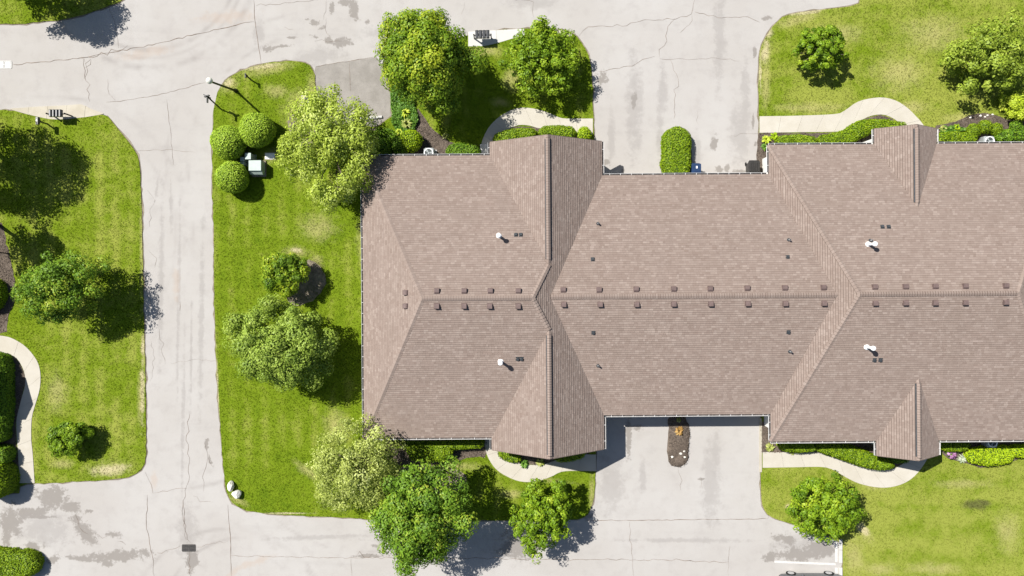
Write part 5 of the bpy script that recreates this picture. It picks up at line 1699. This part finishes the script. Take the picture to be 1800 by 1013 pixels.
boulder(405.5, 855.5, 6, 9.5, .6, 'pale elongated boulder, upper of two at the lawn corner', 4)
boulder(415.5, 869, 8.5, 8.5, .65, 'pale chunky boulder, lower of two at the lawn corner', 5)
for i, (px, py, r, lab_) in enumerate([(1196, 797, 3, 'largest pale stone on the mulch island, near its middle'), (1203, 803, 2.5, 'pale stone on the mulch island, lowest at its right side'), (1181, 803, 2.5, 'pale stone alone at the left side of the mulch island'), (1202, 793, 2, 'smallest pale stone, highest on the mulch island')]):
    o = boulder(px, py, r, r * .8, .12, lab_, 40 + i); o.name = 'stone'; o['group'] = 'stones on the mulch island'; o['category'] = 'stone'; o.location.z = .17
for i, (px, py, r, lab_) in enumerate([(1723, 204, 2.2, 'second pale stone from the left on the upper right mulch edge'), (1731, 206, 2, 'third pale stone from the left on the upper right mulch edge'), (1735, 203, 2, 'fourth pale stone from the left on the upper right mulch edge'), (1744, 202, 2, 'rightmost pale stone on the upper right mulch edge'), (1705, 207, 2, 'leftmost pale stone on the upper right mulch edge')]):
    o = boulder(px, py, r, r * .8, .1, lab_, 50 + i); o.name = 'stone'; o['group'] = 'stones on the right mulch edge'; o['category'] = 'stone'; o.location.z = .09


def drain(px, py, label, mat, fmat, w=.92, d=.46):
    c = W(px, py); root = thing('storm_drain', (c.x, c.y, .0), label, 'drain')
    mb = MB()
    for x, y, a, b in ((0, d / 2, w, .06), (0, -d / 2, w, .06), (-w / 2, 0, .06, d - .06), (w / 2, 0, .06, d - .06), (0, 0, .06, d - .06)): mb.box((x, y, .013), (a, b, .02))
    mb.build('frame', fmat, root)
    mb = MB(); mb.poly([(-w / 2, -d / 2, .009), (w / 2, -d / 2, .009), (w / 2, d / 2, .009), (-w / 2, d / 2, .009)]); mb.build('pit', M['black'], root)
    for s in (-1, 1):
        mb = MB()
        for i in range(5): mb.box((s * w / 4 + (i - 2) * .075, 0, .014), (.035, d - .08, .016))
        mb.box((s * w / 4, 0, .0165), (w / 2 - .1, .04, .018)); mb.build('grate', mat, root)


drain(332, 963.5, 'dark iron double storm drain in the lower road', M['iron'], M['iron'])
drain(8, 114, 'white framed double storm drain at the left edge of the road', M['galv'], M['white_pad'], 1.0, .5)

# wheeled bins
def bin_(px, py, w, d, h, label, mat, rib, lab):
    c = W(px, py, h); root = thing('wheeled_bin', (c.x, c.y, .004), label, 'bin')
    mb = MB(); mb.box((0, 0, h / 2 + .03), (w, d, h - .06), taper=.78, bev=.05); mb.build('body', mat, root)
    mb = MB(); mb.box((0, .0, h + .03), (w * 1.08, d * 1.06, .06), bev=.03)
    if rib:
        for i in range(5): mb.box(((i - 2) * w * .2, -.03, h + .09), (w * .11, d * .86, .07), bev=.015)
    else:
        mb.box((0, -.05, h + .068), (w * .7, d * .55, .02), bev=.02)
    lid = mb.build('lid', mat, root)
    mb = MB(); mb.tube([(-w * .42, d * .57, h - .06), (w * .42, d * .57, h - .06)], .022, 8); mb.build('handle', mat, root)
    for s in (-1, 1):
        mb = MB(); mb.tube([(s * w * .38, d * .4, .12), (s * w * .46, d * .4, .12)], .12, 12); mb.build('wheel', M['tyre'], root)
    if lab:
        mb = MB(); mb.box((.01, .1, h + .085), (.10, .16, .012)); mb.build('sticker', M['white'], lid)


bin_(1224, 297, .60, .66, 1.0, 'navy blue wheeled bin with white sticker beside the driveway hedge', M['blue'], False, True)
bin_(1325.5, 293, .72, .74, .95, 'charcoal wheeled bin with ribbed lid beside the white stoop', M['bin'], True, False)


def aircon(px, py, label, z=.62, r=.30):
    c = W(px, py, z); root = thing('air_conditioner', (c.x, c.y, .10), label, 'air conditioner')
    mb = MB(); mb.box((0, 0, z / 2), (.74, .74, z), bev=.08); mb.build('cabinet', M['ac'], root)
    mb = MB(); mb.torus((0, 0, z + .02), r, .035, 24, 6); mb.build('fan_ring', M['white'], root)
    mb = MB(); mb.lathe((0, 0, z + .004), [(r * .98, 0), (r * .97, .008)], 20); g_ = mb.build('fan_well', M['ac_dark'], root)
    mb = MB()
    for i in range(3):
        a = i * 2.094
        q = [Vector((math.cos(a + t) * rr_, math.sin(a + t) * rr_, z + .02 + t * .02)) for t, rr_ in ((0, .05), (-.15, r * .9), (.5, r * .9), (.6, .05))]
        mb.poly(q)
    mb.lathe((0, 0, z + .018), [(.07, 0), (.06, .03)], 10); mb.build('fan_blades', M['ac'], g_)


aircon(754, 269.5, 'round topped air conditioner at the upper left eave by the mulch')
aircon(1738, 249, 'air conditioner on a white pad at the upper right eave')
aircon(751, 769.5, 'air conditioner almost hidden under the lower left eave')
aircon(1743, 777.5, 'shaded air conditioner under the lower right eave, behind the lime hedge')

# plant hook at the left edge
b = W(13, 446); hk = thing('plant_hook', (b.x, b.y, LZ), 'thin black metal plant hook at the left edge of the mulch', 'plant hook')
for dx, hh in ((0, 1.1), (.12, .75)):
    mb = MB(); mb.tube([(dx, 0, -.05), (dx - .05, .05, hh * .9), (dx - .12, .12, hh), (dx - .25, .16, hh * .97), (dx - .32, .17, hh * .85)], .028, 6); mb.build('rod', M['black'], hk)


# parked car, mostly beyond the lower edge
def car():
    y0 = W(0, 1004).y; c = W(1420, 1004)
    root = thing('parked_car', (c.x, y0 - .92, .004), 'grey car parked in the bay at the lower right, cut off by the frame', 'car')
    L, Wd = 2.2, .90
    sec = [(-2.2, .42, .62, .80), (-2.0, .30, .80, .88), (-1.2, .24, .88, .9), (0, .22, .92, .9), (1.1, .24, .95, .9), (1.9, .3, .93, .88), (2.15, .45, .8, .8)]
    mb = MB()
    mb.loft([[(x, -w, zb + .05), (x, -w * .9, zb), (x, w * .9, zb), (x, w, zb + .05), (x, w * 1.0, zt - .2), (x, w * .93, zt), (x, -w * .93, zt), (x, -w, zt - .2)] for x, zb, zt, w in sec])
    bd = mb.build('body', M['car'], root)
    mb = MB(); mb.loft([[(-1.1, -.8, .9), (-1.1, .8, .9), (1.75, .8, .95), (1.75, -.8, .95)], [(-.35, -.64, 1.42), (-.35, .64, 1.42), (1.15, .64, 1.44), (1.15, -.64, 1.44)]]); mb.build('cabin_glass', M['glass'], root)
    mb = MB(); mb.loft([[(-.38, -.66, 1.415), (-.38, .66, 1.415), (1.18, .66, 1.435), (1.18, -.66, 1.435)], [(-.3, -.6, 1.47), (-.3, .6, 1.47), (1.1, .6, 1.48), (1.1, -.6, 1.48)]]); mb.build('roof_panel', M['car'], root)
    for x in (-1.32, 1.32):
        for s in (-1, 1):
            mb = MB(); mb.tube([(x, s * .70, .33), (x, s * .93, .33)], .33, 20); wh = mb.build('wheel', M['tyre'], root)
            mb = MB(); mb.tube([(x, s * .92, .33), (x, s * .945, .33)], .22, 16); mb.build('rim', M['rim'], wh)
    for s in (-1, 1):
        mb = MB(); mb.box((-2.1, s * .62, .66), (.16, .34, .14), bev=.03); mb.build('headlight', M['white'], root)
        mb = MB(); mb.box((-.75, s * .99, .98), (.12, .2, .13), bev=.03); mb.build('mirror', M['car'], root)


car()
